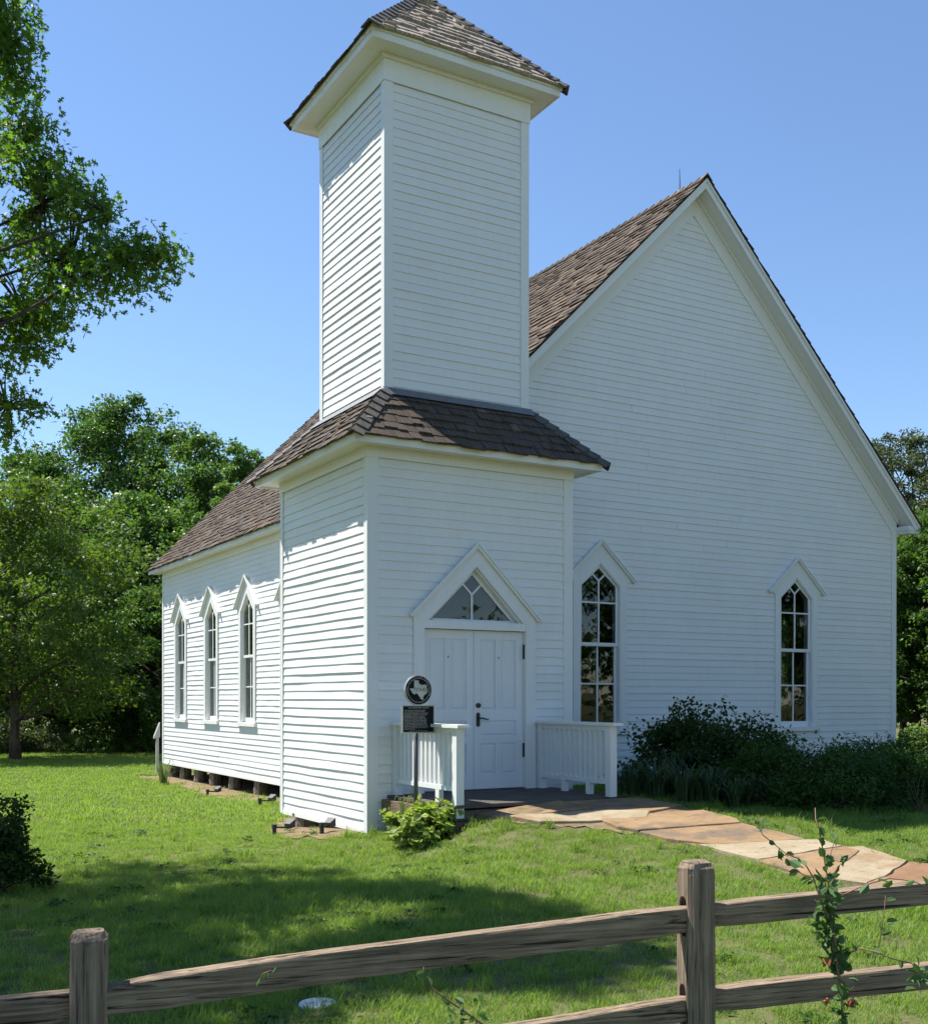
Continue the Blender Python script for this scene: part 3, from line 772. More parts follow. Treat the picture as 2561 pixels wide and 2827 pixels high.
MB().add([fr(p, -.0985, q) for p, q in [(c, 3.025), (c + .147, 3.172), (c, 3.31), (c - .147, 3.172)]], [(0, 1, 2, 3)]).build('pane', M['glass'], door)
# threshold
MB().rect(fr, c - .80, c + .80, .42, .463, -.10, .03).build('threshold', M['deck'], door)
for s in (-1, 1):
    e0, e1 = sorted((c + s * .003, c + s * .762))
    leaf = MB(); W0, W1, W2 = -.085, -.052, -.036
    leaf.rect(fr, e0, e1, DZ0 + .016, DZ1, W0, W1)
    ol, orr = e0 + .107, e1 - .107 if s == 1 else e1 - .107
    stiles = [(e0, e0 + .107), (e1 - .107, e1), ((e0 + e1) / 2 - .05, (e0 + e1) / 2 + .05)]
    rails = [(DZ0 + .016, .66), (1.065, 1.16), (1.365, 1.51), (2.44, DZ1)]
    leaf.rect(fr, e0, e0 + .107, DZ0 + .016, DZ1, W1 + .0005, W2); leaf.rect(fr, e1 - .107, e1, DZ0 + .016, DZ1, W1 + .0005, W2)
    for (a, b) in rails: leaf.rect(fr, e0 + .1071, e1 - .1071, a, b, W1 + .0006, W2 - .0003)
    cm = (e0 + e1) / 2
    leaf.rect(fr, cm - .05, cm + .05, .6601, 1.0649, W1 + .0006, W2 - .0004); leaf.rect(fr, cm - .05, cm + .05, 1.5101, 2.4399, W1 + .0006, W2 - .0004)
    lf = leaf.build('door_leaf', M['door'], door)
    cells = [(e0 + .107, cm - .05, .66, 1.065), (cm + .05, e1 - .107, .66, 1.065), (e0 + .107, e1 - .107, 1.16, 1.365), (e0 + .107, cm - .05, 1.51, 2.44), (cm + .05, e1 - .107, 1.51, 2.44)]
    # sub-part level: panels belong to the door
    for (a, b, z0_, z1_) in cells:
        p = MB(); g = .035
        o = [(a + .012, z0_ + .012), (b - .012, z0_ + .012), (b - .012, z1_ - .012), (a + .012, z1_ - .012)]
        i_ = [(a + g, z0_ + g), (b - g, z0_ + g), (b - g, z1_ - g), (a + g, z1_ - g)]
        v = [fr(x, W1 + .001, z) for x, z in o] + [fr(x, W1 + .011, z) for x, z in i_]
        p.add(v, [(4, 5, 6, 7)] + [(q, (q + 1) % 4, (q + 1) % 4 + 4, q + 4) for q in range(4)])
        p.build('door_panel', M['door'], door)
    for z in ((.87, 1.06) if True else (), (2.19, 2.385)):
        if s == -1 and z[0] < 1.5: pass
        u_ = c + s * .772
        MB().rect(fr, u_ - .012, u_ + .012, z[0], z[1], -.05, .012).build('hinge', M['black'], door)
    # tiny knocker screw
    MB().rect(fr, cm - .008, cm + .008, 2.19, 2.215, W2, W2 + .006).build('peephole', M['flash'], door)
lx = c + .065
MB().tube([fr(lx, -.036, 1.568), fr(lx, -.012, 1.568)], .033, 14).build('deadbolt', M['black'], door)
p = MB(); p.prism(fr, [(lx - .026, 1.30), (lx, 1.285), (lx + .026, 1.30), (lx + .026, 1.46), (lx, 1.478), (lx - .026, 1.46)], -.036, -.024)
p.tube([fr(lx, -.024, 1.40), fr(lx, .03, 1.40), fr(lx + .03, .035, 1.402), fr(lx + .10, .035, 1.385), fr(lx + .125, .035, 1.392)], [.012, .011, .011, .009, .008], 8)
p.build('door_handle', M['black'], door)

# ------------------------------------------------------------------ porch
porch_mb = MB().box(.30, 2.74, -1.62, -.002, .14, .385)
porch = porch_mb.build('porch', M['timber'], church)
n = 12; pw = 1.66 / n
for i in range(n):
    y1 = -.003 - i * pw
    MB().box(.28 + random.uniform(-.01, .01), 2.78 + random.uniform(-.01, .01), y1 - pw + .007, y1, .412 + random.uniform(-.002, .002), .45).build('deck_board', M['deck'], porch)
MB().box(.20, .279, -1.3, -.004, .16, .40).build('edge_timber', M['timber'], porch)
for x in (.40, 2.56):
    for y in (-.045, -1.60):
        MB().box(x - .05, x + .05, y - .05, y + .05, .452 if y > -1 else .30, 1.325).build('post', M['trim'], porch)
    MB().box(x - .085, x + .085, -1.74, -.004, 1.326, 1.362).build('handrail', M['trim'], porch)
    MB().box(x - .022, x + .022, -1.549, -.096, 1.262, 1.3255).build('top_rail', M['trim'], porch)
    MB().box(x - .03, x + .03, -1.549, -.096, .60, .655).build('bottom_rail', M['trim'], porch)
    nb_ = 13
    for k in range(nb_):
        y = -.096 - (k + .62) * (1.453 / nb_)
        MB().box(x - .02, x + .02, y - .022, y + .022, .6552, 1.2618).build('baluster', M['trim'], porch)
    for y in (-.6, -1.15): MB().box(x - .03, x + .03, y - .045, y + .045, .451, .5995).build('block', M['trim'], porch)

# ------------------------------------------------------------------ piers, back stair
def pier(x, y, r, parent=church):
    zg = h1(x, y) - .05; m = MB(); k = 9; rows = 5; v = []; f = []
    for i in range(rows + 1):
        z = zg + (.015 - zg) * i / rows
        for q in range(k):
            a = 2 * math.pi * q / k; rr = r * (1 + .12 * math.sin(a * 3 + x) + random.uniform(-.05, .05)) * (1.12 - .14 * i / rows)
            v.append((x + rr * math.cos(a), y + rr * math.sin(a), z))
    for i in range(rows):
        for q in range(k): f.append((i * k + q, i * k + (q + 1) % k, (i + 1) * k + (q + 1) % k, (i + 1) * k + q))
    f.append(tuple(rows * k + q for q in range(k)))
    m.add(v, f).build('pier', M['stump'], church)
for y in (16.35, 15.2, 13.95, 12.75, 11.35, 9.65, 8.0, 6.2): pier(LX + .2, y, .15 + random.uniform(-.02, .02))
for y in (16.3, 13.0, 9.9, 6.5, 4): pier(4.6, y, .16)
pier(.2, 2.45, .21); pier(.25, .5, .17); pier(2.7, .4, .15); pier(2.8, 2.6, .16)
MB().tube([(LX + .1, 8.05, h1(LX, 8) - .05), (LX + .1, 8.05, .02)], .035, 8).build('pipe', M['redbrick'], church)
sxp, syp = at(434, 2100, 30.6)[:2]; zg_ = h1(sxp, syp)
st = MB(); st.box(sxp - .035, sxp + .035, syp - .035, syp + .035, zg_ - .1, .62)
st.add([(sxp - .09, syp - .06, .62), (sxp + .06, syp - .06, 1.0), (sxp + .06, syp + .06, 1.0), (sxp - .09, syp + .06, .62), (sxp - .09, syp - .06, .56), (sxp + .06, syp - .06, .60), (sxp + .06, syp + .06, .60), (sxp - .09, syp + .06, .56)],
       [(0, 1, 2, 3), (4, 7, 6, 5), (0, 3, 7, 4), (1, 5, 6, 2), (0, 4, 5, 1), (3, 2, 6, 7)])
st.build('stair_rail', M['oldpaint'], church)

# ------------------------------------------------------------------ flagstone path
def zs(x, y): s = 1161 / 1826; return (1400 + x * s, 2150 + y * s)
SLABS = [
 ([(.60, -1.672), (1.75, -1.672), (1.72, -2.35), (1.2, -2.3), (.68, -2.12)], 'st_orange'),
 ([(1.78, -1.672), (2.95, -1.672), (3.0, -2.42), (2.3, -2.68), (1.76, -2.38)], 'st_orange'),
 ([(.68, -2.15), (1.2, -2.33), (1.72, -2.39), (2.28, -2.71), (2.02, -2.98), (1.35, -2.85), (.85, -2.6)], 'st_cream'),
 ([(394, 184), (600, 163), (850, 152), (1000, 190), (1016, 204), (566, 240), (474, 226)], 'st_orange'),
 ([(572, 244), (1020, 207), (1220, 255), (1300, 278), (914, 298), (690, 275)], 'st_orange'),
 ([(830, 303), (916, 301), (1302, 281), (1380, 285), (1458, 311), (1092, 369)], 'st_cream'),
 ([(1090, 373), (1458, 314), (1530, 330), (1436, 398), (1418, 452), (1280, 432)], 'st_orange'),
 ([(1464, 312), (1540, 310), (1738, 371), (1640, 440), (1560, 470), (1422, 452), (1440, 400)], 'st_cream'),
 ([(1562, 472), (1642, 442), (1742, 374), (1940, 402), (2000, 470), (1960, 585), (1820, 550), (1640, 508)], 'st_red'),
 ([(1965, 585), (2004, 472), (2240, 480), (2400, 600), (2300, 700), (2100, 640)], 'st_cream'),
]
path = MB()
PATHPOLY = []
Lp = [gnd(*zs(x, y))[:2] for x, y in ((-190, 112), (-110, 170), (0, 188), (300, 214), (560, 244), (830, 304), (1090, 374), (1280, 434), (1440, 462), (1640, 512), (1826, 557), (2100, 642))]
Rp = [gnd(*zs(x, y))[:2] for x, y in ((2240, 480), (1940, 402), (1738, 371), (1540, 310), (1380, 285), (1220, 253), (1000, 190), (850, 150), (690, 116), (480, 92))]
PATHPOLY = np.array([(.60, -1.67), (.66, -2.12), (.84, -2.6)] + Lp[3:] + Rp[:-3] + [(3.02, -2.42), (2.95, -1.67)])
path = tag(sheet(PATHPOLY, .010, M['dirt'], 'path', .12), kind='structure')
slab_polys = []
for pts, mk in SLABS:
    P3 = [gnd(*zs(x, y)) if abs(y) > 5 else np.array([x, y, 0.]) for x, y in pts]
    P2 = []
    for i in range(len(P3)):           # roughen the edges
        a, b = P3[i][:2], P3[(i + 1) % len(P3)][:2]; L_ = np.linalg.norm(b - a); n = max(1, int(L_ / .14))
        nrm = np.array([b[1] - a[1], a[0] - b[0]]) / (L_ + 1e-9)
        for q in range(n):
            P2.append(a + (b - a) * q / n + nrm * (random.gauss(0, .008) if q else 0))
    P2 = np.array(P2); cen = P2.mean(0); P2 = cen + (P2 - cen) * .992
    slab_polys.append(P2)
    zt = H(P2[:, 0], P2[:, 1]) + .036
    # planar fit so that a slab is flat, slightly tilted
    A = np.c_[P2 - cen, np.ones(len(P2))]; co = np.linalg.lstsq(A, zt, rcond=None)[0]; zt = A @ co + random.uniform(-.004, .006)
    n = len(P2); m = MB()
    inn = cen + (P2 - cen) * .985
    v = [(x, y, z) for (x, y), z in zip(inn, zt)] + [(x, y, z - .008) for (x, y), z in zip(P2, zt)] + [(x, y, z - .10) for (x, y), z in zip(P2, zt)]
    m.add(v, [tuple(range(n))] + [(i, (i + 1) % n, (i + 1) % n + n, i + n) for i in range(n)] + [(i + n, (i + 1) % n + n, (i + 1) % n + 2 * n, i + 2 * n) for i in range(n)])
    m.build('flagstone', M[mk], path)

# ------------------------------------------------------------------ leaf clouds
SHAPES = {
 'kite': ([(0, 0), (.42, .30), (1, 0), (.42, -.30)], [.0, .10, -.05, .10], [(0, 1, 2, 3)]),
 'oval': ([(0, 0), (.25, .24), (.66, .27), (1, 0), (.66, -.27), (.25, -.24)], [0, .1, .08, -.1, .08, .1], [(0, 1, 2, 3), (0, 3, 4, 5)]),
 'round': ([(0, 0), (.1, .33), (.5, .45), (.85, .3), (1, 0), (.85, -.3), (.5, -.45), (.1, -.33)], [0, .08, .1, .06, -.08, .06, .1, .08], [(0, 1, 2, 3, 4), (0, 4, 5, 6, 7)]),
 'oak': ([(0, 0), (.22, .05), (.25, .30), (.36, .10), (.48, .12), (.58, .42), (.66, .12), (.76, .10), (.86, .26), (1, 0), (.86, -.26), (.76, -.10), (.66, -.12), (.58, -.42), (.48, -.12), (.36, -.10), (.25, -.30), (.22, -.05)],
         [0, 0, -.03, 0, 0, -.05, 0, 0, -.04, -.08, -.04, 0, 0, -.05, 0, 0, -.03, 0], [tuple(range(0, 10)), (0,) + tuple(range(9, 18))]),
}
def leaves_mesh(name, pos, size, shape, rng, up=.6, out=None, droop=0.):
    N = len(pos); pts, hz, faces = SHAPES[shape]; k = len(pts)
    n = rng.normal(0, 1, (N, 3)); n /= np.linalg.norm(n, axis=1, keepdims=True); n[:, 2] += up
    if out is not None: n += out * .5
    n /= np.linalg.norm(n, axis=1, keepdims=True) + 1e-9
    d = rng.normal(0, 1, (N, 3)); d[:, 2] -= droop
    if out is not None: d += out * .8
    d -= n * (d * n).sum(1, keepdims=True); d /= np.linalg.norm(d, axis=1, keepdims=True) + 1e-9
    t = np.cross(n, d)
    sz = size * rng.uniform(.65, 1.25, N) if np.isscalar(size) else size
    P = np.array(pts); hz = np.array(hz)
    V = pos[:, None, :] + sz[:, None, None] * (P[None, :, 0, None] * d[:, None, :] + P[None, :, 1, None] * t[:, None, :] + hz[None, :, None] * n[:, None, :])
    tot = np.array([len(f) for f in faces]); flat = np.concatenate([np.array(f) for f in faces])
    loops = (np.arange(N)[:, None] * k + flat[None, :]).ravel()
    totals = np.tile(tot, N); starts = np.concatenate([[0], np.cumsum(totals)[:-1]])
    return fast_mesh(name, V.reshape(-1, 3), loops, starts, totals)
def ball(rng, n, power=.5):
    d = rng.normal(0, 1, (n, 3)); d /= np.linalg.norm(d, axis=1, keepdims=True)
    return d * (rng.uniform(0, 1, (n, 1)) ** power)
def cloud(rng, centers, radii, per, squash=.75):
    out = []; dirs = []
    for c_, r_ in zip(centers, radii):
        n = max(4, int(per * (r_ if per < 1e9 else 1)))
        b = ball(rng, n, .45) * np.array([1, 1, squash]) * r_; out.append(c_ + b); dirs.append(b / (r_ + 1e-9))
    return np.concatenate(out), np.concatenate(dirs)
def limb(rng, a, b, r0, r1, sag=.0, n=6, wob=.12):
    a = np.array(a, float); b = np.array(b, float); L_ = np.linalg.norm(b - a); path_ = []; rad = []
    o1 = rng.normal(0, wob * L_ * .5, 3)
    for i in range(n + 1):
        t = i / n; p = a + (b - a) * t + o1 * math.sin(math.pi * t) + np.array([0, 0, sag * L_ * math.sin(math.pi * t)])
        path_.append(p); rad.append(r0 + (r1 - r0) * t)
    return path_, rad

def tree(name, label, x, y, height, crown_r, crown_z0, seed, mat, leaf=.15, trunk_r=.2, lobes=14, clusters=16, per=95, squash=.8, shape='kite', group=None, cat='tree', lean=(0, 0), top_narrow=.75, wood='bark', stems=1):
    rng = np.random.default_rng(seed); z0 = h1(x, y)
    root = empty(name, (x, y, z0), label, cat, group)
    ctr = np.array([x + lean[0], y + lean[1], 0]); ch = height - crown_z0
    lc = []; lr = []
    for i in range(lobes):
        t = (i + .5) / lobes; z = z0 + crown_z0 + ch * (.12 + .78 * t)
        prof = math.sin(math.pi * (.18 + .72 * t)) ** .7 * (1 - (1 - top_narrow) * t)
        a = i * 2.399 + rng.uniform(-.4, .4); rr = crown_r * prof * rng.uniform(.35, .72)
        lc.append(ctr + (rr * math.cos(a), rr * math.sin(a), z)); lr.append(crown_r * rng.uniform(.28, .44))
    lc.append(ctr + (0, 0, z0 + height - crown_r * .25)); lr.append(crown_r * .28)
    cc = []; cr = []
    for p, r_ in zip(lc, lr):
        b = ball(rng, clusters, .28) * r_; b[:, 2] *= squash
        cc.append(p + b); cr += list(r_ * rng.uniform(.22, .42, clusters))
    cc = np.concatenate(cc); cr = np.array(cr)
    pts = []; dr = []
    for p, r_ in zip(cc, cr):
        n = int(per * rng.uniform(.6, 1.4)); b = ball(rng, n, .5); b[:, 2] *= .7; pts.append(p + b * r_); dr.append(b)
    pts = np.concatenate(pts); dr = np.concatenate(dr)
    ok = pts[:, 2] > z0 + crown_z0 * .55; pts, dr = pts[ok], dr[ok]
    link('crown', leaves_mesh('crown', pts, leaf, shape, rng, .7, dr), mat, root)
    w = MB(); top = ctr + (0, 0, z0 + height * .72)
    for s in range(stems):
        bx = (x + (rng.normal(0, .25) if stems > 1 else 0), y + (rng.normal(0, .25) if stems > 1 else 0), z0 - .1)
        tp = top + (rng.normal(0, crown_r * .25, 3) if stems > 1 else 0)
        pa, ra = limb(rng, bx, tp, trunk_r, trunk_r * .25, 0, 8, .04); ra[0] *= 1.35
        w.tube(pa, ra, 8)
    tr = w.build('trunk', M[wood], root, True)
    bmb = MB()
    for p in [lc[i] for i in range(0, len(lc))]:
        t = np.clip((p[2] - z0) / (height * .72) - .22, .2, .9); s_ = np.array([x, y, z0]) + (top - np.array([x, y, z0])) * t
        pa, ra = limb(rng, s_, p, trunk_r * (.55 - .3 * t), .02, -.05, 5, .12); bmb.tube(pa, ra, 5, False)
    for i in rng.choice(len(cc), min(60, len(cc)), False):
        j = int(np.argmin([np.linalg.norm(cc[i] - q) for q in lc])); pa, ra = limb(rng, lc[j], cc[i], .03, .008, 0, 3); bmb.tube(pa, ra, 4, False)
    bmb.build('branches', M[wood], root, True)
    return root

def shrub(name, label, x, y, rx, ry, h, seed, mat, leaf=.05, n=9000, shape='kite', cat='shrub', group=None, lump=.25, zoff=0., clusters=60, shoots=0, up=.5, base=0.1):
    rng = np.random.default_rng(seed); z0 = h1(x, y) + zoff
    root = empty(name, (x, y, z0), label, cat, group)
    d = ball(rng, clusters, .22); d[:, 2] = np.abs(d[:, 2])
    k = 1 + rng.uniform(-lump, lump, (clusters, 1))
    cc = np.array([x, y, z0 + h * base]) + d * np.array([rx * .86, ry * .86, h * (.86 - base * .5)]) * k
    cr = rng.uniform(.16, .34, clusters) * min(rx, ry, h * 1.2)
    per = n // clusters
    pts = np.concatenate([p + ball(rng, per, .5) * r_ * np.array([1, 1, .8]) for p, r_ in zip(cc, cr)]); dr = np.repeat(d, per, 0)
    ok = pts[:, 2] > H(pts[:, 0], pts[:, 1]) + .01; pts, dr = pts[ok], dr[ok]
    s = MB()
    for i in range(min(clusters, 26)):
        pa, ra = limb(rng, (x + rng.normal(0, rx * .15), y + rng.normal(0, ry * .15), z0 - .03), cc[i], .012, .004, .05, 4, .1); s.tube(pa, ra, 4, False)
    extra = []
    for i in range(shoots):
        a = rng.uniform(0, 6.28); q = rng.uniform(.1, .75); b0 = np.array([x + rx * q * math.cos(a), y + ry * q * math.sin(a), z0 + h * (1 - q * q * .6) * .85])
        b1 = b0 + np.array([rng.normal(0, .12), rng.normal(0, .12), h * rng.uniform(.15, .38)])
        pa, ra = limb(rng, b0, b1, .005, .002, 0, 5, .15); s.tube(pa, ra, 4, False)
        for p in pa: extra += [p + rng.normal(0, leaf * .35, 3) for _ in range(4)]
    if extra: pts = np.concatenate([pts, np.array(extra)]); dr = np.concatenate([dr, np.zeros((len(extra), 3))])
    link('foliage', leaves_mesh('foliage', pts, leaf, shape, rng, up, dr), mat, root)
    s.build('stems', M['twig'], root)
    return root

# ------------------------------------------------------------------ woodland on the left, trees on the right
def tl(px, depth): p = at(px, 2000, depth); return p[0], p[1]
TREES = [  # name, label, px, depth, height, crown_r, z0, mat, kw
 ('maple_tree', 'tallest rounded dark green tree behind the left lawn', 330, 56, 17.2, 6.4, 2.0, 'leafA', dict(lobes=22, per=150, leaf=.2)),
 ('maple_tree', 'dark tree with bumpy top just left of the tallest tree', 100, 58, 15.2, 5.2, 2.0, 'leafA', dict(lobes=20, per=145, leaf=.2)),
 ('elm_tree', 'mid green feathery tree whose tip rises above the church side roof', 540, 54, 15.0, 4.8, 1.5, 'leafB', dict(lobes=20, per=140, leaf=.18, top_narrow=.55)),
 ('elm_tree', 'slim tree with loose top right beside the shingled eave', 680, 50, 13.3, 3.2, 1.5, 'leafB', dict(lobes=15, per=130, leaf=.16, top_narrow=.5)),
 ('ash_tree', 'bushy tree in front of the tallest, half down the left wood', 400, 49, 11.0, 5.4, .6, 'leafB', dict(lobes=22, per=150, leaf=.18)),
 ('ash_tree', 'low spreading dark tree at the wood edge beside the far church corner', 280, 46, 7.6, 5.0, .3, 'leafA', dict(lobes=22, per=150, leaf=.16)),
 ('ash_tree', 'low dark tree at the wood edge behind the lone trunk', -20, 48, 9.6, 5.4, .3, 'leafA', dict(lobes=20, per=140, leaf=.17)),
 ('elm_tree', 'tree filling the left edge of the picture behind the wood', -160, 60, 14.0, 6.0, 1.0, 'leafA', dict(lobes=18, per=120, leaf=.2)),
 ('ash_tree', 'leafy tree hidden mostly by the far end of the church', 800, 52, 9.0, 4.5, 1.0, 'leafA', dict(lobes=14, per=90, leaf=.18)),
 ('ash_tree', 'small dark tree close beside the far church corner', 440, 43, 6.4, 3.2, .2, 'leafA', dict(lobes=16, per=140, leaf=.15)),
 ('ash_tree', 'dark middle tree deep in the wood left of the church', 180, 50, 9.5, 5.2, .3, 'leafA', dict(lobes=20, per=140, leaf=.18)),
 ('ash_tree', 'dark tree left of the picture edge mirrored in the side windows', -420, 44, 11, 5.5, .4, 'leafA', dict(lobes=18, per=100, leaf=.2)),
 ('ash_tree', 'tall dark tree farther left mirrored in the side windows', -800, 40, 12, 6.0, .4, 'leafA', dict(lobes=18, per=100, leaf=.2)),
]
for i, (nm, lb, px, dp, hh, cr_, cz, mk, kw) in enumerate(TREES):
    x, y = tl(px, dp); tree(nm, lb, x, y, hh, cr_, cz, 100 + i, M[mk], group='trees of the left wood', **kw)
x, y = gnd(42, 2100)[:2]
tree('young_oak_tree', 'light green spreading tree on a single dark trunk in the left lawn', x, y, 9.4, 5.4, 1.2, 131, M['leafC'], leaf=.17, trunk_r=.17, lobes=24, clusters=16, per=95, shape='oak', squash=.6)
# understory
for i, (px, dp, r_, hh, lb, mk) in enumerate([(20, 43, 1.6, 1.3, 'pale weedy bush behind the lone lawn tree trunk', 'leafW'), (120, 44, 1.5, 1.0, 'low pale green bush right of the lone trunk at the wood edge', 'leafW'),
        (210, 44, 1.5, .9, 'low grey green undergrowth bush midway along the wood edge', 'leafW'), (300, 43.5, 1.4, 1.2, 'undergrowth bush with white highlights at the foot of the wood', 'leafB'),
        (380, 43, 1.4, 1.0, 'dark undergrowth bush nearest the far church corner', 'leafA'), (-60, 42, 1.8, 1.5, 'pale bush at the left edge of the lawn', 'leafW')]):
    x, y = tl(px, dp); shrub('bush', lb, x, y, r_ * 1.4, r_, hh, 200 + i, M[mk], .10, 4200, group='bushes along the wood edge', clusters=50)
# right side
RT = [
 ('juniper_tree', 'sunlit open crowned juniper with showing branches right of the roof eave', 2500, 44, 12.4, 3.6, 4.0, 'leafJ', dict(lobes=15, per=105, leaf=.13, clusters=13)),
 ('juniper_tree', 'tall juniper cut by the right edge of the picture', 2680, 42, 11.8, 3.4, 2.5, 'leafJ', dict(lobes=16, per=110, leaf=.13)),
 ('cedar_tree', 'dark dense cedar beside the right church corner', 2530, 37, 7.4, 2.9, .2, 'leafB', dict(lobes=22, per=130, leaf=.13)),
 ('cedar_tree', 'dark cedar behind the right church corner', 2440, 40, 8.5, 3.2, .2, 'leafA', dict(lobes=20, per=130, leaf=.14)),
 ('cedar_tree', 'dark cedar beyond the right picture edge', 2660, 36, 6.9, 3.0, .2, 'leafB', dict(lobes=20, per=120, leaf=.13)),
 ('cedar_tree', 'cedar behind the church seen dimly through the right front window', 2270, 42, 7.5, 3.4, .2, 'leafC', dict(lobes=18, per=80, leaf=.17)),
 ('cedar_tree', 'cedar behind the church seen dimly through the left front window', 2080, 44, 8.5, 3.8, .2, 'leafB', dict(lobes=18, per=80, leaf=.18)),
 ('cedar_tree', 'close dark cedar beyond the far wall, filling the right front window', 2140, 31, 6.2, 2.4, .1, 'leafB', dict(lobes=20, per=120, leaf=.14)),
 ('cedar_tree', 'second close cedar beyond the far wall of the church', 2230, 35, 6.6, 2.4, .1, 'leafB', dict(lobes=20, per=110, leaf=.14)),
 ('cedar_tree', 'broad cedar behind the middle of the church', 1700, 46, 8.5, 4.2, .2, 'leafA', dict(lobes=18, per=80, leaf=.2)),
 ('cedar_tree', 'broad cedar behind the tower side of the church', 1880, 48, 9, 4.2, .2, 'leafA', dict(lobes=18, per=80, leaf=.2)),
]
for i, (nm, lb, px, dp, hh, cr_, cz, mk, kw) in enumerate(RT):
    x, y = tl(px, dp); tree(nm, lb, x, y, hh, cr_, cz, 300 + i, M[mk], group='trees right of the church', **kw)
# trees across the drive on the camera's right: seen only mirrored in the front windows
for i, (x, y, hh) in enumerate([(17, -11, 8.5), (23, -17, 11), (28, -11, 10), (21, -25, 10), (33, -5, 9), (24, -11.5, 11.5), (32, -19, 14), (38, -13, 13)]):
    tree('roadside_tree', ['short roadside tree nearest the fence, mirrored in the front windows', 'tallest roadside tree mirrored in the front windows', 'roadside tree mirrored high in the right front window', 'roadside tree farthest from the church, mirrored in the front windows', 'roadside tree farthest right, mirrored in the right front window', 'dense roadside tree filling the mirror image of the right front window', 'tall roadside tree behind the dense one, mirrored in the right front window', 'broad roadside tree at the back, mirrored in the right front window'][i], x, y, hh, 3.8, .8, 400 + i, M['leafA'], leaf=.24, per=45, lobes=14, group='roadside trees mirrored in the windows')

# far wood closing the horizon all round, one mass
rng = np.random.default_rng(450); pts = []
for a in np.linspace(0, 2 * math.pi, 260, endpoint=False):
    rr = 78 + 10 * math.sin(a * 7) + rng.uniform(-6, 6); cx0, cy0 = 4 + rr * math.cos(a), 6 + rr * math.sin(a); hh = rng.uniform(6, 10.5)
    b = ball(rng, 130, .5); pts.append(np.array([cx0, cy0, -.4 + hh * .48]) + b * np.array([3.4, 3.4, hh * .52]))
tag(link('far_wood', leaves_mesh('far_wood', np.concatenate(pts), .75, 'kite', rng, .6), M['leafA'], None), 'distant dark green wood closing the view behind everything', 'wood', kind='stuff')

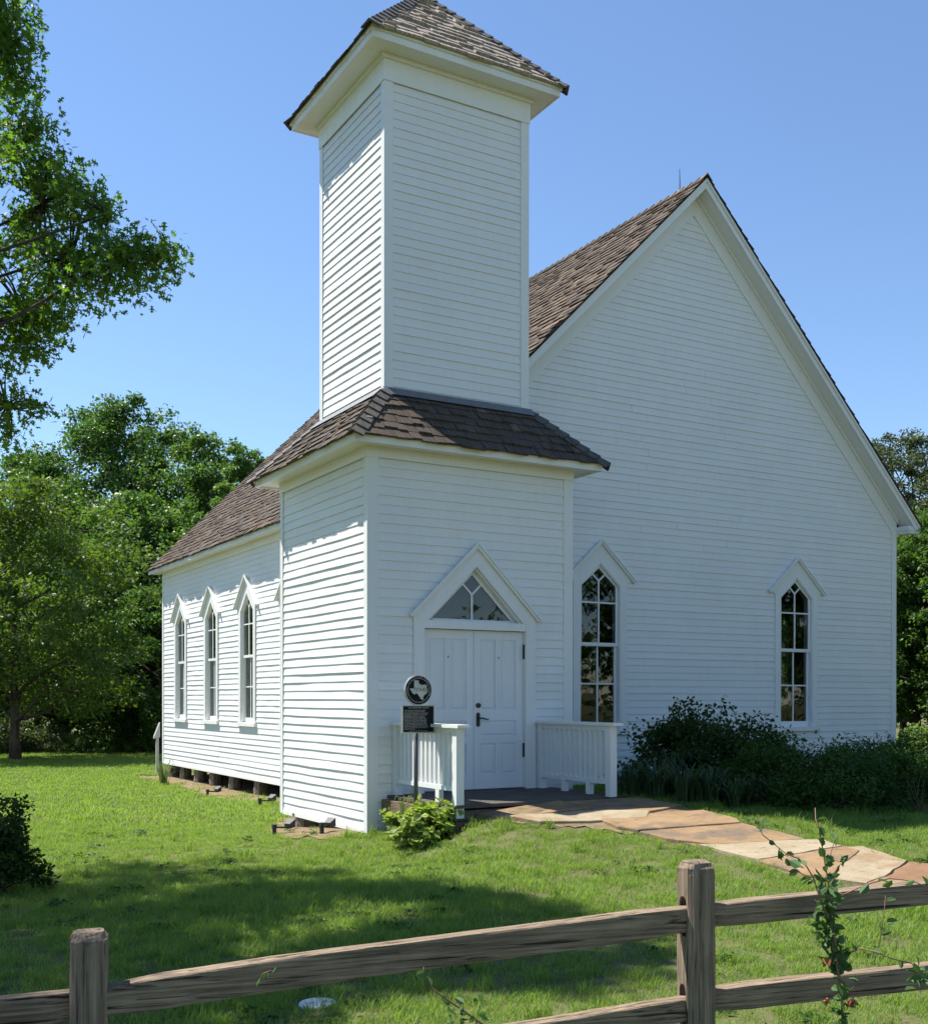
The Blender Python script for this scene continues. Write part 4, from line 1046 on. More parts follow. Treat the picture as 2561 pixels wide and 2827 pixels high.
# ------------------------------------------------------------------ the big oak at the left
def big_oak():
    rng = np.random.default_rng(5)
    tx, ty = -8.6, -1.2; z0 = h1(tx, ty)
    root = empty('oak_tree', (tx, ty, z0), 'large oak whose lobed leafy boughs hang into the upper left', 'tree')
    CL = [(20, 30, 85, 11.5), (60, 95, 60, 11.2), (10, 150, 70, 11.6), (70, 225, 55, 11.4), (15, 250, 60, 12),
          (40, 350, 90, 11.6), (110, 335, 45, 11.3), (60, 440, 120, 11.4), (170, 470, 100, 11.2), (120, 570, 140, 11.7), (235, 560, 85, 11.0), (300, 590, 45, 10.9),
          (50, 680, 150, 11.9), (190, 690, 130, 11.3), (300, 700, 100, 10.9), (380, 700, 75, 10.8), (440, 695, 45, 10.7), (120, 800, 130, 11.5), (250, 790, 95, 11.1), (360, 770, 55, 10.8),
          (50, 880, 120, 11.8), (150, 890, 70, 11.3), (90, 960, 65, 11.5), (5, 985, 50, 11.8), (20, 1110, 55, 11.6), (95, 1115, 38, 11.4), (10, 1200, 50, 11.7)]
    cc = []; cr = []
    for px, py, r_, dp in CL:
        n = max(3, int(r_ / 8.5))
        for _ in range(n):
            b = ball(rng, 1, .4)[0]; cc.append(at(px + b[0] * r_ * .8, py + b[1] * r_ * .75, dp + b[2] * r_ * .8 * dp / FPX * 1.6)); cr.append(rng.uniform(.14, .34))
    # the rest of the crown, up and to the left, which shades the lawn
    near = len(cc); k = 0
    SH = np.array([(-900, 2400), (140, 2412), (280, 2375), (460, 2362), (785, 2345), (1060, 2372), (1020, 2420), (1520, 2505), (1540, 2570), (1400, 2600), (1610, 2640), (1830, 2665), (1840, 2705), (1540, 2750), (1150, 2745), (820, 2830), (500, 3600), (-900, 3600)], float)
    STREAK = np.array([(520, 2600), (800, 2535), (1150, 2440), (1330, 2440), (1200, 2530), (950, 2610), (640, 2650)], float)
    while k < 900:
        b = ball(rng, 1, .4)[0] * np.array([6.2, 6.2, 4.2]); p = np.array([-7.4, -2.2, 8.4]) + b
        px, py, z = proj(p)
        if p[2] < 3.9 or (-110 < px < 2700 and -150 < py < 3000): continue
        g_ = p - SUN / SUN[2] * (p[2] - h1(p[0], p[1])); qx, qy, qz = proj((g_[0], g_[1], h1(g_[0], g_[1])))
        if qz > 1 and qx > -50 and not inpoly(np.array([[qx, qy]]), SH)[0]: continue
        if inpoly(np.array([[qx, qy]]), STREAK)[0] and rng.uniform() < .85: continue
        cc.append(p); cr.append(rng.uniform(.25, .5)); k += 1
    R2 = np.array([(1250, 2470), (1560, 2520), (1850, 2655), (1840, 2710), (1500, 2770), (1150, 2720)], float); k = 0
    while k < 60:
        q = rng.uniform((1150, 2470), (1850, 2770))
        if not inpoly(q[None], R2)[0]: continue
        g_ = gnd(*q); hh = rng.uniform(8.4, 10.8); p = g_ + SUN / SUN[2] * hh; px, py, z = proj(p)
        if py > -110: continue
        cc.append(p); cr.append(rng.uniform(.2, .4)); k += 1
    cc = np.array(cc); cr = np.array(cr)
    pts = []; nl = []
    for p, r_ in zip(cc, cr):
        n = int(np.clip(95 * r_, 13, 40) * rng.uniform(.6, 1.3) * (1.75 if len(pts) < near else 2.9)); nl.append(n); b = ball(rng, n, .55) * r_; b[:, 2] *= .8; pts.append(p + b)
    pts = np.concatenate(pts)
    link('crown', leaves_mesh('crown', pts, np.repeat(np.where(np.arange(len(nl)) < near, .088, .135), nl) * rng.uniform(.55, 1.25, len(pts)), 'oak', rng, .55, droop=.35), M['oak'], root)
    w = MB(); top = np.array([tx + .6, ty - .2, 9.5]); pa, ra = limb(rng, (tx, ty, z0 - .1), top, .34, .10, 0, 8, .03); ra[0] = .46; w.tube(pa, ra, 10)
    w.build('trunk', M['bark'], root, True)
    bm_ = MB()
    lobs = [at(120, 560, 11.6), at(200, 700, 11.3), at(330, 700, 11.0), at(60, 850, 11.7), at(40, 420, 11.5), at(20, 100, 11.5), at(20, 1120, 11.7)] + [cc[i] for i in rng.choice(len(cc), 14, False)]
    for i, p in enumerate(lobs):
        t = np.clip((p[2] - 2.4) / 8.5, .25, .95); s_ = np.array([tx, ty, z0]) + (top - np.array([tx, ty, z0])) * t
        pa, ra = limb(rng, s_, p, .06 * (1.3 - t), .010, -.06, 7, .08); bm_.tube(pa, ra, 6, False)
    for i in range(len(cc)):
        j = int(np.argmin(((np.array(lobs) - cc[i]) ** 2).sum(1)))
        if np.linalg.norm(lobs[j] - cc[i]) < 2.2:
            pa, ra = limb(rng, lobs[j], cc[i], .014, .004, 0, 3); bm_.tube(pa, ra, 4, False)
    bm_.build('branches', M['bark'], root, True)
big_oak()

# ------------------------------------------------------------------ planting by the church
shrub('mounded_shrub', 'large dark mounded shrub below the wall between the front windows', 4.75, -.75, 1.45, 1.25, 1.18, 501, M['leafS'], .062, 15000, 'oval', lump=.2, shoots=14, clusters=90)
shrub('low_shrub', 'loose shrub tuft beside the right foot of the mounded shrub', 6.1, -.7, .55, .5, .78, 502, M['leafS'], .055, 3000, 'oval', shoots=5, clusters=30)
hd = [(2140, 14.3, 1.0, .78, 'low dark hedge shrub nearest the mounded shrub'), (2290, 14.0, 1.0, .82, 'low dark hedge shrub in the middle of the front bed'),
      (2420, 14.6, 1.0, .74, 'low dark hedge shrub below the right front window'), (2560, 14.8, 1.1, .72, 'low dark hedge shrub at the right edge of the picture'), (2390, 17.2, 1.1, .78, 'hedge shrub at the back of the bed against the wall'), (2560, 17.2, 1.2, .70, 'hedge shrub at the back right of the bed'), (2730, 15, 1.3, .75, 'hedge shrub beyond the right picture edge')]
for i, (px, dp, r_, hh, lb) in enumerate(hd):
    x, y = tl(px, dp); shrub('hedge_shrub', lb, x, y, r_, r_ * .9, hh, 510 + i, M['leafH'], .045, 9000, 'kite', group='low hedge along the church front', lump=.12, clusters=80, up=.7, shoots=2)
x, y = tl(2560, 24.5)
shrub('groundcover_shrub', 'sunlit yellow green low shrub behind the right church corner', x, y, 2.4, 1.2, .70, 530, M['leafG'], .08, 5500, 'oval')
x, y = at(-45, 2400, 10.4)[:2]
shrub('leafy_bush', 'dark small leaved bush cut by the left edge of the picture', x, y, .56, .5, .86, 531, M['leafS'], .048, 8000, 'oval', shoots=12, clusters=60, lump=.25)
shrub('lime_plant', 'lime green leafy plant around the foot of the historical marker', .10, -1.45, .62, .40, .40, 532, M['leafP'], .07, 2800, 'round', shoots=4, clusters=40, cat='plant', up=.9)

def strap_clump(name, label, x, y, n, h, r_, seed, mat, group=None, w=.022):
    rng = np.random.default_rng(seed); z0 = h1(x, y); root = empty(name, (x, y, z0), label, 'plant', group); m = MB()
    for i in range(n):
        a = rng.uniform(0, 6.28); b0 = np.array([x, y, z0]) + np.array([math.cos(a), math.sin(a), 0]) * rng.uniform(0, r_ * .35)
        d = np.array([math.cos(a), math.sin(a), 0]); t = np.array([-d[1], d[0], 0]); hh = h * rng.uniform(.6, 1.1); rr = r_ * rng.uniform(.5, 1.2); v = []
        for k in range(6):
            s_ = k / 5; p = b0 + d * rr * s_ ** 1.6 + np.array([0, 0, hh * (math.sin(s_ * 2.2) / 1.0)]); ww = w * (1 - s_ ** 2.5) + .002
            v += [p - t * ww * .5, p + t * ww * .5]
        m.add(v, [(2 * k, 2 * k + 1, 2 * k + 3, 2 * k + 2) for k in range(5)])
    m.build('leaves', mat, root); 
    MB().tube([(x, y, z0 - .02), (x, y, z0 + .06)], [r_ * .12, r_ * .05], 6).build('crown_base', M['twig'], root)
    return root
for i, (px, dp, h_, lb) in enumerate([(1740, 14.5, .55, 'strap leaved clump leaning on the right porch post'), (1810, 14.3, .62, 'strap leaved clump next to the porch in front of the mounded shrub'), (1890, 14.0, .6, 'strap leaved clump at the middle front of the mounded shrub'),
        (1960, 13.9, .55, 'strap leaved clump near the path edge below the mounded shrub'), (2030, 13.7, .5, 'strap leaved clump where shrub and hedge meet'), (1850, 14.9, .75, 'tall strap leaved clump tucked into the mounded shrub')]):
    x, y = tl(px, dp); strap_clump('daylily_clump', lb, x, y, 60, h_ * .78, .46, 540 + i, M['leafD'], 'strap leaved clumps before the shrub')
x, y = gnd(470, 2165)[:2]
strap_clump('weed_clump', 'pale weed clump at the far church corner piers', x - .2, y - .2, 26, .55, .35, 560, M['leafW'], w=.03)
x, y = at(1115, 2190, 13.6)[:2]
strap_clump('weed_sprig', 'thin weed sprig at the deck edge behind the marker pole', x, y, 9, .5, .22, 561, M['leafW'], w=.02)
x, y = gnd(1300, 2262)[:2]
strap_clump('dry_weed', 'dry brown weed tuft at the path corner by the lime plant', x, y, 30, .17, .13, 562, M['drygrass'], w=.008)
x, y = tl(2545, 13.6)
rng = np.random.default_rng(77); m = MB(); z0 = h1(x, y)
for i in range(9):
    pa, ra = limb(rng, (x, y, z0), (x + rng.normal(.1, .35), y + rng.normal(-.15, .25), z0 + rng.uniform(.3, .6)), .009, .003, 0, 5, .15); m.tube(pa, ra, 4, False)
tag(m.build('bare_twigs', M['twig']), 'bare grey twigs sticking out of the hedge at the right edge', 'twigs')

# ------------------------------------------------------------------ historical marker
sx, sy = .16, -1.02; z0 = h1(sx, sy)
marker = empty('historical_marker', (sx, sy, z0), 'black and silver round and square historical marker on a metal pole', 'sign')
d_, pxs = proj((sx, sy, 1.5))[2], 0
zm = 1.667 + d_ * (1937.3 - 1957) / FPX + .172; zp0 = 1.667 + d_ * (1937.3 - 2034) / FPX; zp1 = 1.667 + d_ * (1937.3 - 1957) / FPX
MB().tube([(sx, sy, z0 - .1), (sx, sy, zp1 - .03)], .026, 10).build('pole', M['galv'], marker, True)
fm = frontF(sy - .03)
MB().rect(fm, sx - .21, sx + .21, zp0, zp1, 0, .035).build('plaque', M['silver'], marker)
plq = MB().rect(fm, sx - .197, sx + .197, zp0 + .013, zp1 - .013, .0352, .0362).build('plaque_face', M['bronze'], marker)
def disc(r, w0, w1, n=40):
    return [(sx + r * math.cos(2 * math.pi * i / n), zm + r * math.sin(2 * math.pi * i / n)) for i in range(n)], w0, w1
RM = .176
MB().prism(fm, disc(RM, 0, 0)[0], -.004, .036).build('medallion', M['silver'], marker)
MB().prism(fm, disc(RM - .010, 0, 0)[0], .0361, .0372).build('medallion_face', M['bronze'], marker)
rg = MB(); n = 40
for ro, ri in ((RM - .034, RM - .038),):
    o = [(ro * math.cos(2 * math.pi * i / n), ro * math.sin(2 * math.pi * i / n)) for i in range(n)]; q = [(ri * math.cos(2 * math.pi * i / n), ri * math.sin(2 * math.pi * i / n)) for i in range(n)]
    v = [fm(sx + a, .0382, zm + b) for a, b in o] + [fm(sx + a, .0382, zm + b) for a, b in q]
    rg.add(v, [(i, (i + 1) % n, (i + 1) % n + n, i + n) for i in range(n)])
rg.build('ring', M['silver'], marker)
TX = [(510, 440), (605, 440), (608, 510), (640, 535), (660, 545), (700, 550), (735, 540), (778, 548), (782, 620), (800, 650), (800, 720), (760, 770), (715, 810), (700, 860), (712, 912), (650, 890), (620, 830), (580, 765), (540, 750), (525, 785), (480, 760), (455, 710), (410, 640), (508, 635)]
txo = MB().prism(fm, [(sx + (a - 606) / 290 * RM, zm - (b - 680) / 365 * RM) for a, b in TX], .0381, .0395)
txo.build('state_outline', M['silver'], marker)
def text(body, size, u, z, w, mat, name='lettering', parent=marker, align='CENTER', rot=0., spacing=1.0, line=1.0):
    cu = bpy.data.curves.new(name, 'FONT'); cu.body = body; cu.size = size; cu.align_x = align; cu.align_y = 'CENTER'
    cu.space_character = spacing; cu.space_line = line; cu.extrude = .0004; cu.resolution_u = 2
    o = bpy.data.objects.new(name, cu); COL.objects.link(o)
    o.matrix_world = Matrix.Translation(fm(u, w, z)) @ Matrix.Rotation(math.pi / 2, 4, 'X') @ Matrix.Rotation(rot, 4, 'Z')
    bpy.context.view_layer.update()
    me = bpy.data.meshes.new_from_object(o.evaluated_get(bpy.context.evaluated_depsgraph_get()))
    me.transform(o.matrix_world); bpy.data.objects.remove(o)
    me.materials.clear(); me.materials.append(mat)
    return me
def joined_text(items, name, mat):
    bm = bmesh.new()
    for me in items: bm.from_mesh(me)
    me = bpy.data.meshes.new(name); bm.to_mesh(me); bm.free(); me.materials.append(mat); return link(name, me, None, marker)
joined_text([text('TEXAS', .060, sx + .022, zm + .006, .0404, M['bronze'], spacing=1.1)], 'state_name', M['bronze'])
ringt = 'TEXAS HISTORICAL COMMISSION'
items = []
for i, ch in enumerate(ringt):
    if ch == ' ': continue
    a = math.radians(200 - 220 * i / (len(ringt) - 1)); rr = RM - .022
    items.append(text(ch, .019, sx + rr * math.cos(a), zm + rr * math.sin(a), .0378, M['silver'], rot=a - math.pi / 2))
joined_text(items, 'ring_lettering', M['silver'])
joined_text([text('THE FRANKFORD CHURCH', .0215, sx, zp1 - .033, .0368, M['silver'])], 'title_lettering', M['silver'])
lines = ['THE WHITE ROCK MASONIC LODGE', 'HALL SERVED AS A MULTI-PURPOSE', 'AND CHURCH BUILDING FOR THE EARLY', 'FRANKFORD COMMUNITY. AFTER THE',
         'DISAPPEARANCE WITH A FELLED IN', 'METHODISTS AND WITH ELEMENTS', 'AS PART OF A CIRCUIT IN 1880. A FEW', 'YEARS LATER THIS CHURCH BUILDING', 'WAS ERECTED AMONG THE SETTLERS',
         'OF CAPTAIN WILLIAM. IN LATER YEARS', 'WORK WAS BENEFITED BUILDING, THE', 'METHODISTS RETAINED THE STRUCTURE', 'UNTIL 1924. EPISCOPAL SERVICES BEGAN', 'HERE IN THE 1960s.']
items = []
zz = zp1 - .062
for ln_ in lines:
    items.append(text(ln_, .0165, sx - .185, zz, .0368, M['silver'], align='LEFT')); zz -= .0168
items.append(text('RECORDED TEXAS HISTORIC LANDMARK', .0125, sx, zp0 + .024, .0368, M['silver']))
joined_text(items, 'text_lettering', M['silver'])
for o_ in (): pass

# ------------------------------------------------------------------ ground floodlights
def floodlight(px, py, dx, dy, label, yaw):
    p = gnd(px, py); x, y, z = p; root = empty('floodlight', (x, y, z), label, 'floodlight', 'black floodlights along the church wall')
    s = MB().box(x - .022, x + .022, y - .022, y + .022, z - .08, z + .10); s.box(x - .027, x + .027, y - .027, y + .027, z + .1001, z + .15); s.build('stake', M['plastic'], root)
    hx, hy, hz = x + dx * .8, y + dy * .8, z + .13
    MB().tube([(x, y, z + .11), (x + dx * .4, y + dy * .4, z + .10), (hx, hy, hz - .04)], .014, 6).build('arm', M['plastic'], root)
    d = np.array([math.cos(yaw), math.sin(yaw)]); t = np.array([-d[1], d[0]]); m = MB()
    v = []
    for (s_, w_, z0_, z1_) in ((-.045, .05, -.035, .03), (.04, .07, -.05, .055)):
        for a, b in ((-w_, z0_), (w_, z0_), (w_, z1_), (-w_, z1_)): v.append((hx + d[0] * s_ + t[0] * a, hy + d[1] * s_ + t[1] * a, hz + b + s_ * .4))
    m.add(v, [(0, 1, 2, 3), (7, 6, 5, 4), (0, 4, 5, 1), (1, 5, 6, 2), (2, 6, 7, 3), (3, 7, 4, 0)]).build('lamp_head', M['plastic'], root)
    v2 = [np.array(q) + np.array([d[0], d[1], .4]) * .003 for q in v[4:]]; c_ = np.mean(v2, 0); v2 = [c_ + (q - c_) * .86 for q in v2]
    MB().add(v2, [(0, 1, 2, 3)]).build('lens', M['lens'], root)
floodlight(757, 2308, .30, .10, 'black stake floodlight leftmost of the two at the tower corner', .4)
floodlight(888, 2304, .16, .06, 'black stake floodlight nearest the front corner of the tower', .4)
floodlight(717, 2228, .32, .12, 'black stake floodlight where the side wall meets the tower', .4)
floodlight(573, 2200, .30, .12, 'black stake floodlight farthest back along the side wall piers', .4)

# ------------------------------------------------------------------ cleanout cover
p = gnd(877, 2776); n = 28; r_ = .108
m = MB(); ring_ = lambda r, z: [(p[0] + r * math.cos(2 * math.pi * i / n), p[1] + r * math.sin(2 * math.pi * i / n), p[2] + z) for i in range(n)]
v = ring_(r_, -.03) + ring_(r_, .012) + ring_(r_ - .008, .018)
m.add(v, [(i, (i + 1) % n, (i + 1) % n + n, i + n) for i in range(n)] + [(i + n, (i + 1) % n + n, (i + 1) % n + 2 * n, i + 2 * n) for i in range(n)] + [tuple(range(2 * n, 3 * n))])
cap = empty('cleanout_cover', tuple(p), 'round white pipe cover set in the shaded grass behind the rail', 'pipe cover')
m.build('lid', M['pvc'], cap)
for s in (-1, 1): MB().box(p[0] + s * .04 - .018, p[0] + s * .04 + .018, p[1] - .006, p[1] + .006, p[2] + .0185, p[2] + .0195).build('slot', M['black'], cap)

# ------------------------------------------------------------------ fence
PL = np.array([-5.07, -8.84]); PR = np.array([-2.80, -9.32])
FD = (PR - PL) / np.linalg.norm(PR - PL); FN = np.array([FD[1], -FD[0]])   # FN towards the camera
if FN[1] > 0: FN = -FN
fence = empty('rail_fence', (PR[0], PR[1], h1(*PR)), 'weathered brown post and rail wooden fence in the foreground', 'fence')
FROT = Matrix.Rotation(math.atan2(FD[1], FD[0]), 4, 'Z')
def fpost(P, ztop, seed, w=.062):
    rng = np.random.default_rng(seed); zb = h1(*P) - .3; zt = ztop
    bm = bmesh.new(); ch = .016; prof = [(-w + ch, -w), (w - ch, -w), (w, -w + ch), (w, w - ch), (w - ch, w), (-w + ch, w), (-w, w - ch), (-w, -w + ch)]
    zl = list(np.linspace(zb, zt - .045, 9)) + [zt - .02, zt - .006, zt]; sc = [1] * 9 + [.97, .82, .74]
    rows = []
    for z, s in zip(zl, sc): rows.append([bm.verts.new((a * s + rng.normal(0, .0015), b * s + rng.normal(0, .0015), z + (rng.normal(0, .003) if s < 1 else 0))) for a, b in prof])
    for i in range(len(rows) - 1):
        for q in range(8): bm.faces.new((rows[i][q], rows[i][(q + 1) % 8], rows[i + 1][(q + 1) % 8], rows[i + 1][q]))
    bm.faces.new(rows[-1]); bm.faces.new(list(reversed(rows[0])))
    me = bpy.data.meshes.new('post'); bm.to_mesh(me); bm.free()
    return me
def cut_post(me, slots):
    o = bpy.data.objects.new('tmp', me); COL.objects.link(o); tmp = []
    for z0_, z1_ in slots:
        c_ = MB(); n = 12; pts = [(-.028, z0_), (.028, z0_)] + [(.028 * math.cos(a), z1_ - .028 + .028 * math.sin(a)) for a in np.linspace(0, math.pi, 9)]
        c_.prism(lambda u, w, z: (w, u, z), pts, -.2, .2)
        bmx = bmesh.new(); mm = c_.mesh(); bmx.from_mesh(mm); bmesh.ops.recalc_face_normals(bmx, faces=bmx.faces[:]); bmx.to_mesh(mm); bmx.free()
        k = bpy.data.objects.new('cut', mm); COL.objects.link(k); tmp.append(k)
        md = o.modifiers.new('b', 'BOOLEAN'); md.object = k; md.operation = 'DIFFERENCE'; md.solver = 'EXACT'
    bpy.context.view_layer.update()
    res = bpy.data.meshes.new_from_object(o.evaluated_get(bpy.context.evaluated_depsgraph_get())); res.name = 'post'
    for k in tmp + [o]: bpy.data.objects.remove(k)
    return res
P0 = PL - FD * 2.34; P3 = PR + FD * 2.36
pinfo = [(P0, .78), (PL, .873), (PR, 1.002), (P3, 1.08)]
RZ = [(.525, .19), (.630, .27), (.782, .428), (.85, .512)]     # rail centre heights (upper, lower) at each post
for i, (P, zt) in enumerate(pinfo):
    me = fpost(P, zt, 700 + i)
    me = cut_post(me, [(RZ[i][0] - .075, RZ[i][0] + .085), (RZ[i][1] - .075, RZ[i][1] + .085)])
    o = bpy.data.objects.new('post', me); COL.objects.link(o); me.materials.clear(); me.materials.append(M['post'])
    o.parent = fence; o.matrix_parent_inverse = Matrix.Translation(-Vector(fence.location))
    o.matrix_basis = Matrix.Translation((P[0], P[1], 0)) @ FROT
def frail(A, B, za, zb, seed, h=.062, t=.032, bow=.0, side=.012):
    """split rail, hand hewn: irregular six sided section, tapered tenons"""
    rng = np.random.default_rng(seed); n = 26; L_ = np.linalg.norm(B - A); d = (B - A) / L_; nn_ = np.array([d[1], -d[0]])
    if nn_[1] > 0: nn_ = -nn_
    k = 10; sec = [(-t * .95, -h * .96), (0, -h), (t * .96, -h * .97), (t * 1.02, -h * .9), (t * 1.03, h * .2), (t * 1.0, h * .84), (t * .88, h * .93), (-t * .1, h), (-t * .9, h * .96), (-t, h * .1)]
    ph = rng.uniform(0, 6.28, 12); v = []; f = []
    for i in range(n + 1):
        s = i / n; e = min(s, 1 - s) * L_; tap = .80 + .20 * min(1, e / .25); tapt = .72 + .28 * min(1, e / .2)
        c2 = A + d * (s * L_) + nn_ * (side * math.sin(s * 3 + ph[0])); z = za + (zb - za) * s + bow * math.sin(math.pi * s) + .006 * math.sin(5 * s + ph[1])
        for j, (a, b) in enumerate(sec):
            wob = 1 + .045 * math.sin(6 * s + ph[j // 3]) + rng.normal(0, .012)
            v.append((c2[0] + nn_[0] * a * tapt * wob, c2[1] + nn_[1] * a * tapt * wob, z + b * tap * wob))
    for i in range(n):
        for j in range(k): f.append((i * k + j, i * k + (j + 1) % k, (i + 1) * k + (j + 1) % k, (i + 1) * k + j))
    f += [tuple(range(k)), tuple(n * k + j for j in range(k))]
    # local frame: rail runs along local x so that the grain follows it
    ang = math.atan2(d[1], d[0]); Mx = Matrix.Translation((A[0], A[1], za)) @ Matrix.Rotation(ang, 4, 'Z'); inv = Mx.inverted()
    me = MB().add([inv @ Vector(p_) for p_ in v], f).mesh('rail'); me.materials.append(M['rail'])
    o = bpy.data.objects.new('rail', me); COL.objects.link(o); o.parent = fence
    o.matrix_parent_inverse = Matrix.Translation(-Vector(fence.location)); o.matrix_basis = Mx
    return o
for i in range(3):
    A, B = pinfo[i][0], pinfo[i + 1][0]; q = FN * .012
    frail(A - FD * .02 + q * (1 if i % 2 else -1), B + FD * .02 + q * (1 if i % 2 else -1), RZ[i][0], RZ[i + 1][0], 720 + i, .057 if i < 2 else .052, .036, .012 if i == 1 else -.008)
    frail(A - FD * .02 + q * (1 if i % 2 else -1), B + FD * .02 + q * (1 if i % 2 else -1), RZ[i][1], RZ[i + 1][1], 730 + i, .052, .036, -.010 if i == 1 else -.022)

# ------------------------------------------------------------------ vines on the fence
def vine(name, label, stems, leafsize, seed, dens=3.0, spread=.03, shape='oval', bushy=()):
    rng = np.random.default_rng(seed); p0 = stems[0][0]; root = empty(name, tuple(p0), label, 'vine'); m = MB(); pts = []
    for st_, r0, r1, dn in stems_iter(stems):
        P = np.array(st_); n = len(P); m.tube(list(P), list(np.linspace(r0, r1, n)), 5)
        for i in range(n - 1):
            L_ = np.linalg.norm(P[i + 1] - P[i]); k = max(1, int(L_ / .026 * dn))
            for q in range(k):
                c_ = P[i] + (P[i + 1] - P[i]) * (q + rng.uniform()) / k; pts.append(c_ + rng.normal(0, .006, 3))
    for c_, r_, n in bushy: pts += list(np.array(c_) + ball(rng, n, .5) * np.array([r_, r_ * .8, r_ * 1.5]))
    m.build('stem', M['redstem'], root, True)
    lm = leaves_mesh('leaf', np.array(pts), leafsize, shape, rng, .25); 
    # every leaf its own object
    verts = np.empty(len(lm.vertices) * 3, np.float32); lm.vertices.foreach_get('co', verts); verts = verts.reshape(-1, 3)
    k = len(SHAPES[shape][0])
    for i in range(min(len(pts), 290)):
        me = MB().add(verts[i * k:(i + 1) * k], SHAPES[shape][2]).mesh('leaf'); link('leaf', me, M['leafV'], root)
    bpy.data.meshes.remove(lm)
    return root
def stems_iter(s):
    for pts, r0, r1, dn in [(a[0] if False else a, b, c_, d) for (a, b, c_, d) in s_list(s)]: yield pts, r0, r1, dn
def s_list(s): return [(x['p'], x['r'][0], x['r'][1], x['d']) for x in s.items_] if hasattr(s, 'items_') else []
class Stems(list):
    def __init__(s, items): super().__init__([i['p'] for i in items]); s.items_ = items
def zv(pts, dep):   # zoom coordinates of the vine detail (x 2080.., y 2200..)
    k = 481 / 1547
    return [at(2080 + x * k, 2200 + y * k, dep + 0.04 * math.sin(i * 1.7)) for i, (x, y) in enumerate(pts)]
DV = 4.52
S = Stems([
 dict(p=zv([(800, 2250), (790, 2000), (780, 1750), (740, 1500), (720, 1300), (690, 1100), (680, 900), (650, 700), (625, 550), (600, 400), (580, 280), (550, 200), (545, 100)], DV), r=(.0055, .0018), d=.8),
 dict(p=zv([(730, 1320), (690, 1150), (630, 1000), (570, 850), (530, 720), (470, 620), (400, 550), (290, 510), (180, 420), (80, 340), (45, 270), (70, 180)], DV - .05), r=(.004, .0013), d=.75),
 dict(p=zv([(540, 760), (460, 700), (380, 660), (330, 590), (290, 520)], DV - .08), r=(.002, .001), d=.9),
 dict(p=zv([(670, 560), (690, 480), (720, 390), (760, 340)], DV + .03), r=(.002, .001), d=.45),
 dict(p=zv([(700, 560), (770, 580), (800, 530), (830, 550)], DV), r=(.002, .001), d=1.0),
 dict(p=zv([(700, 850), (800, 870), (930, 810), (1050, 765), (1200, 728), (1320, 735), (1450, 765), (1600, 830)], DV + .1), r=(.0032, .0025), d=.42),
 dict(p=zv([(1070, 1470), (1110, 1330), (1140, 1150), (1160, 1000), (1170, 880)], DV + .2), r=(.0025, .001), d=.25),
 dict(p=zv([(840, 1390), (950, 1350), (1090, 1380), (1230, 1440), (1400, 1480), (1540, 1600), (1600, 1750)], DV), r=(.003, .0025), d=.35),
 dict(p=zv([(800, 1800), (880, 1700), (920, 1640)], DV), r=(.002, .001), d=.8),
 dict(p=zv([(780, 1820), (720, 1720), (670, 1640)], DV), r=(.002, .001), d=.8),
 dict(p=zv([(800, 1950), (700, 1880), (620, 1850)], DV), r=(.002, .001), d=.7),
])
def zc(x, y, d=DV): return zv([(x, y)], d)[0]
k_ = 481 / 1547 * DV / FPX
hv = vine('honeysuckle_vine', 'leafy green honeysuckle vine climbing the right fence rails', S, .052, 801, bushy=[(zc(640, 760), 90 * k_, 16), (zc(670, 930), 110 * k_, 24), (zc(640, 1080), 130 * k_, 26), (zc(660, 1230), 130 * k_, 26), (zc(720, 1380), 110 * k_, 20), (zc(760, 1540), 90 * k_, 14), (zc(800, 1880), 110 * k_, 16), (zc(1480, 1620), 80 * k_, 14)])
rng = np.random.default_rng(9)
root = hv
M['coral'] = simple('coral_flower', (.55, .11, .07), .5, .3)
for (x, y) in [(640, 1860), (680, 1840), (850, 1850), (880, 1830), (900, 1860), (870, 1880), (650, 1500), (675, 1500)]:
    a = zc(x, y, DV - .06); b = a + np.array([rng.normal(0, .008), rng.normal(0, .008), .022]); MB().tube([a, b], [.002, .0042], 6).build('flower', M['coral'], root)
def zb_(pts, dep): return [at(700 + x * 800 / 1826, 2500 + y * 800 / 1826, dep) for x, y in pts]
S2 = Stems([dict(p=zb_([(1500, 800), (1400, 720), (1300, 650), (1200, 580), (1130, 530), (1090, 480), (1075, 430), (1070, 390)], 3.75), r=(.0045, .0018), d=.35)])
vine('vine_shoot', 'single reddish vine shoot in front of the middle rail span', S2, .045, 802, bushy=[(zb_([(1290, 690)], 3.75)[0], .05, 8), (zb_([(1400, 700)], 3.75)[0], .05, 7)])
S3 = Stems([dict(p=zb_([(40, 470), (60, 430), (110, 410), (140, 430)], 3.86), r=(.002, .001), d=1.2)])
vine('vine_sprig', 'tiny leafy sprig poking over the middle fence rail', S3, .035, 803)

# ------------------------------------------------------------------ lawn grass (instanced clumps)
def clump_mesh(seed, n, rad, h, w, mat):
    rng = np.random.default_rng(seed); v = []; f = []
    m = MB()
    for i in range(n):
        a = rng.uniform(0, 6.28); q = rad * math.sqrt(rng.uniform()); b = np.array([q * math.cos(a), q * math.sin(a), -.01])
        hd_ = rng.uniform(0, 6.28); d = np.array([math.cos(hd_), math.sin(hd_), 0]); t = np.array([-d[1], d[0], 0]); hh = h * rng.uniform(.45, 1.15); ln = hh * rng.uniform(.25, .95); ww = w * rng.uniform(.7, 1.3)
        p1 = b + d * ln * .35 + np.array([0, 0, hh * .6]); p2 = b + d * ln + np.array([0, 0, hh])
        m.add([b - t * ww * .5, b + t * ww * .5, p1 + t * ww * .42, p1 - t * ww * .42, p2], [(0, 1, 2, 3), (3, 2, 4)])
    me = m.mesh('grass_clump'); me.materials.append(mat); return me
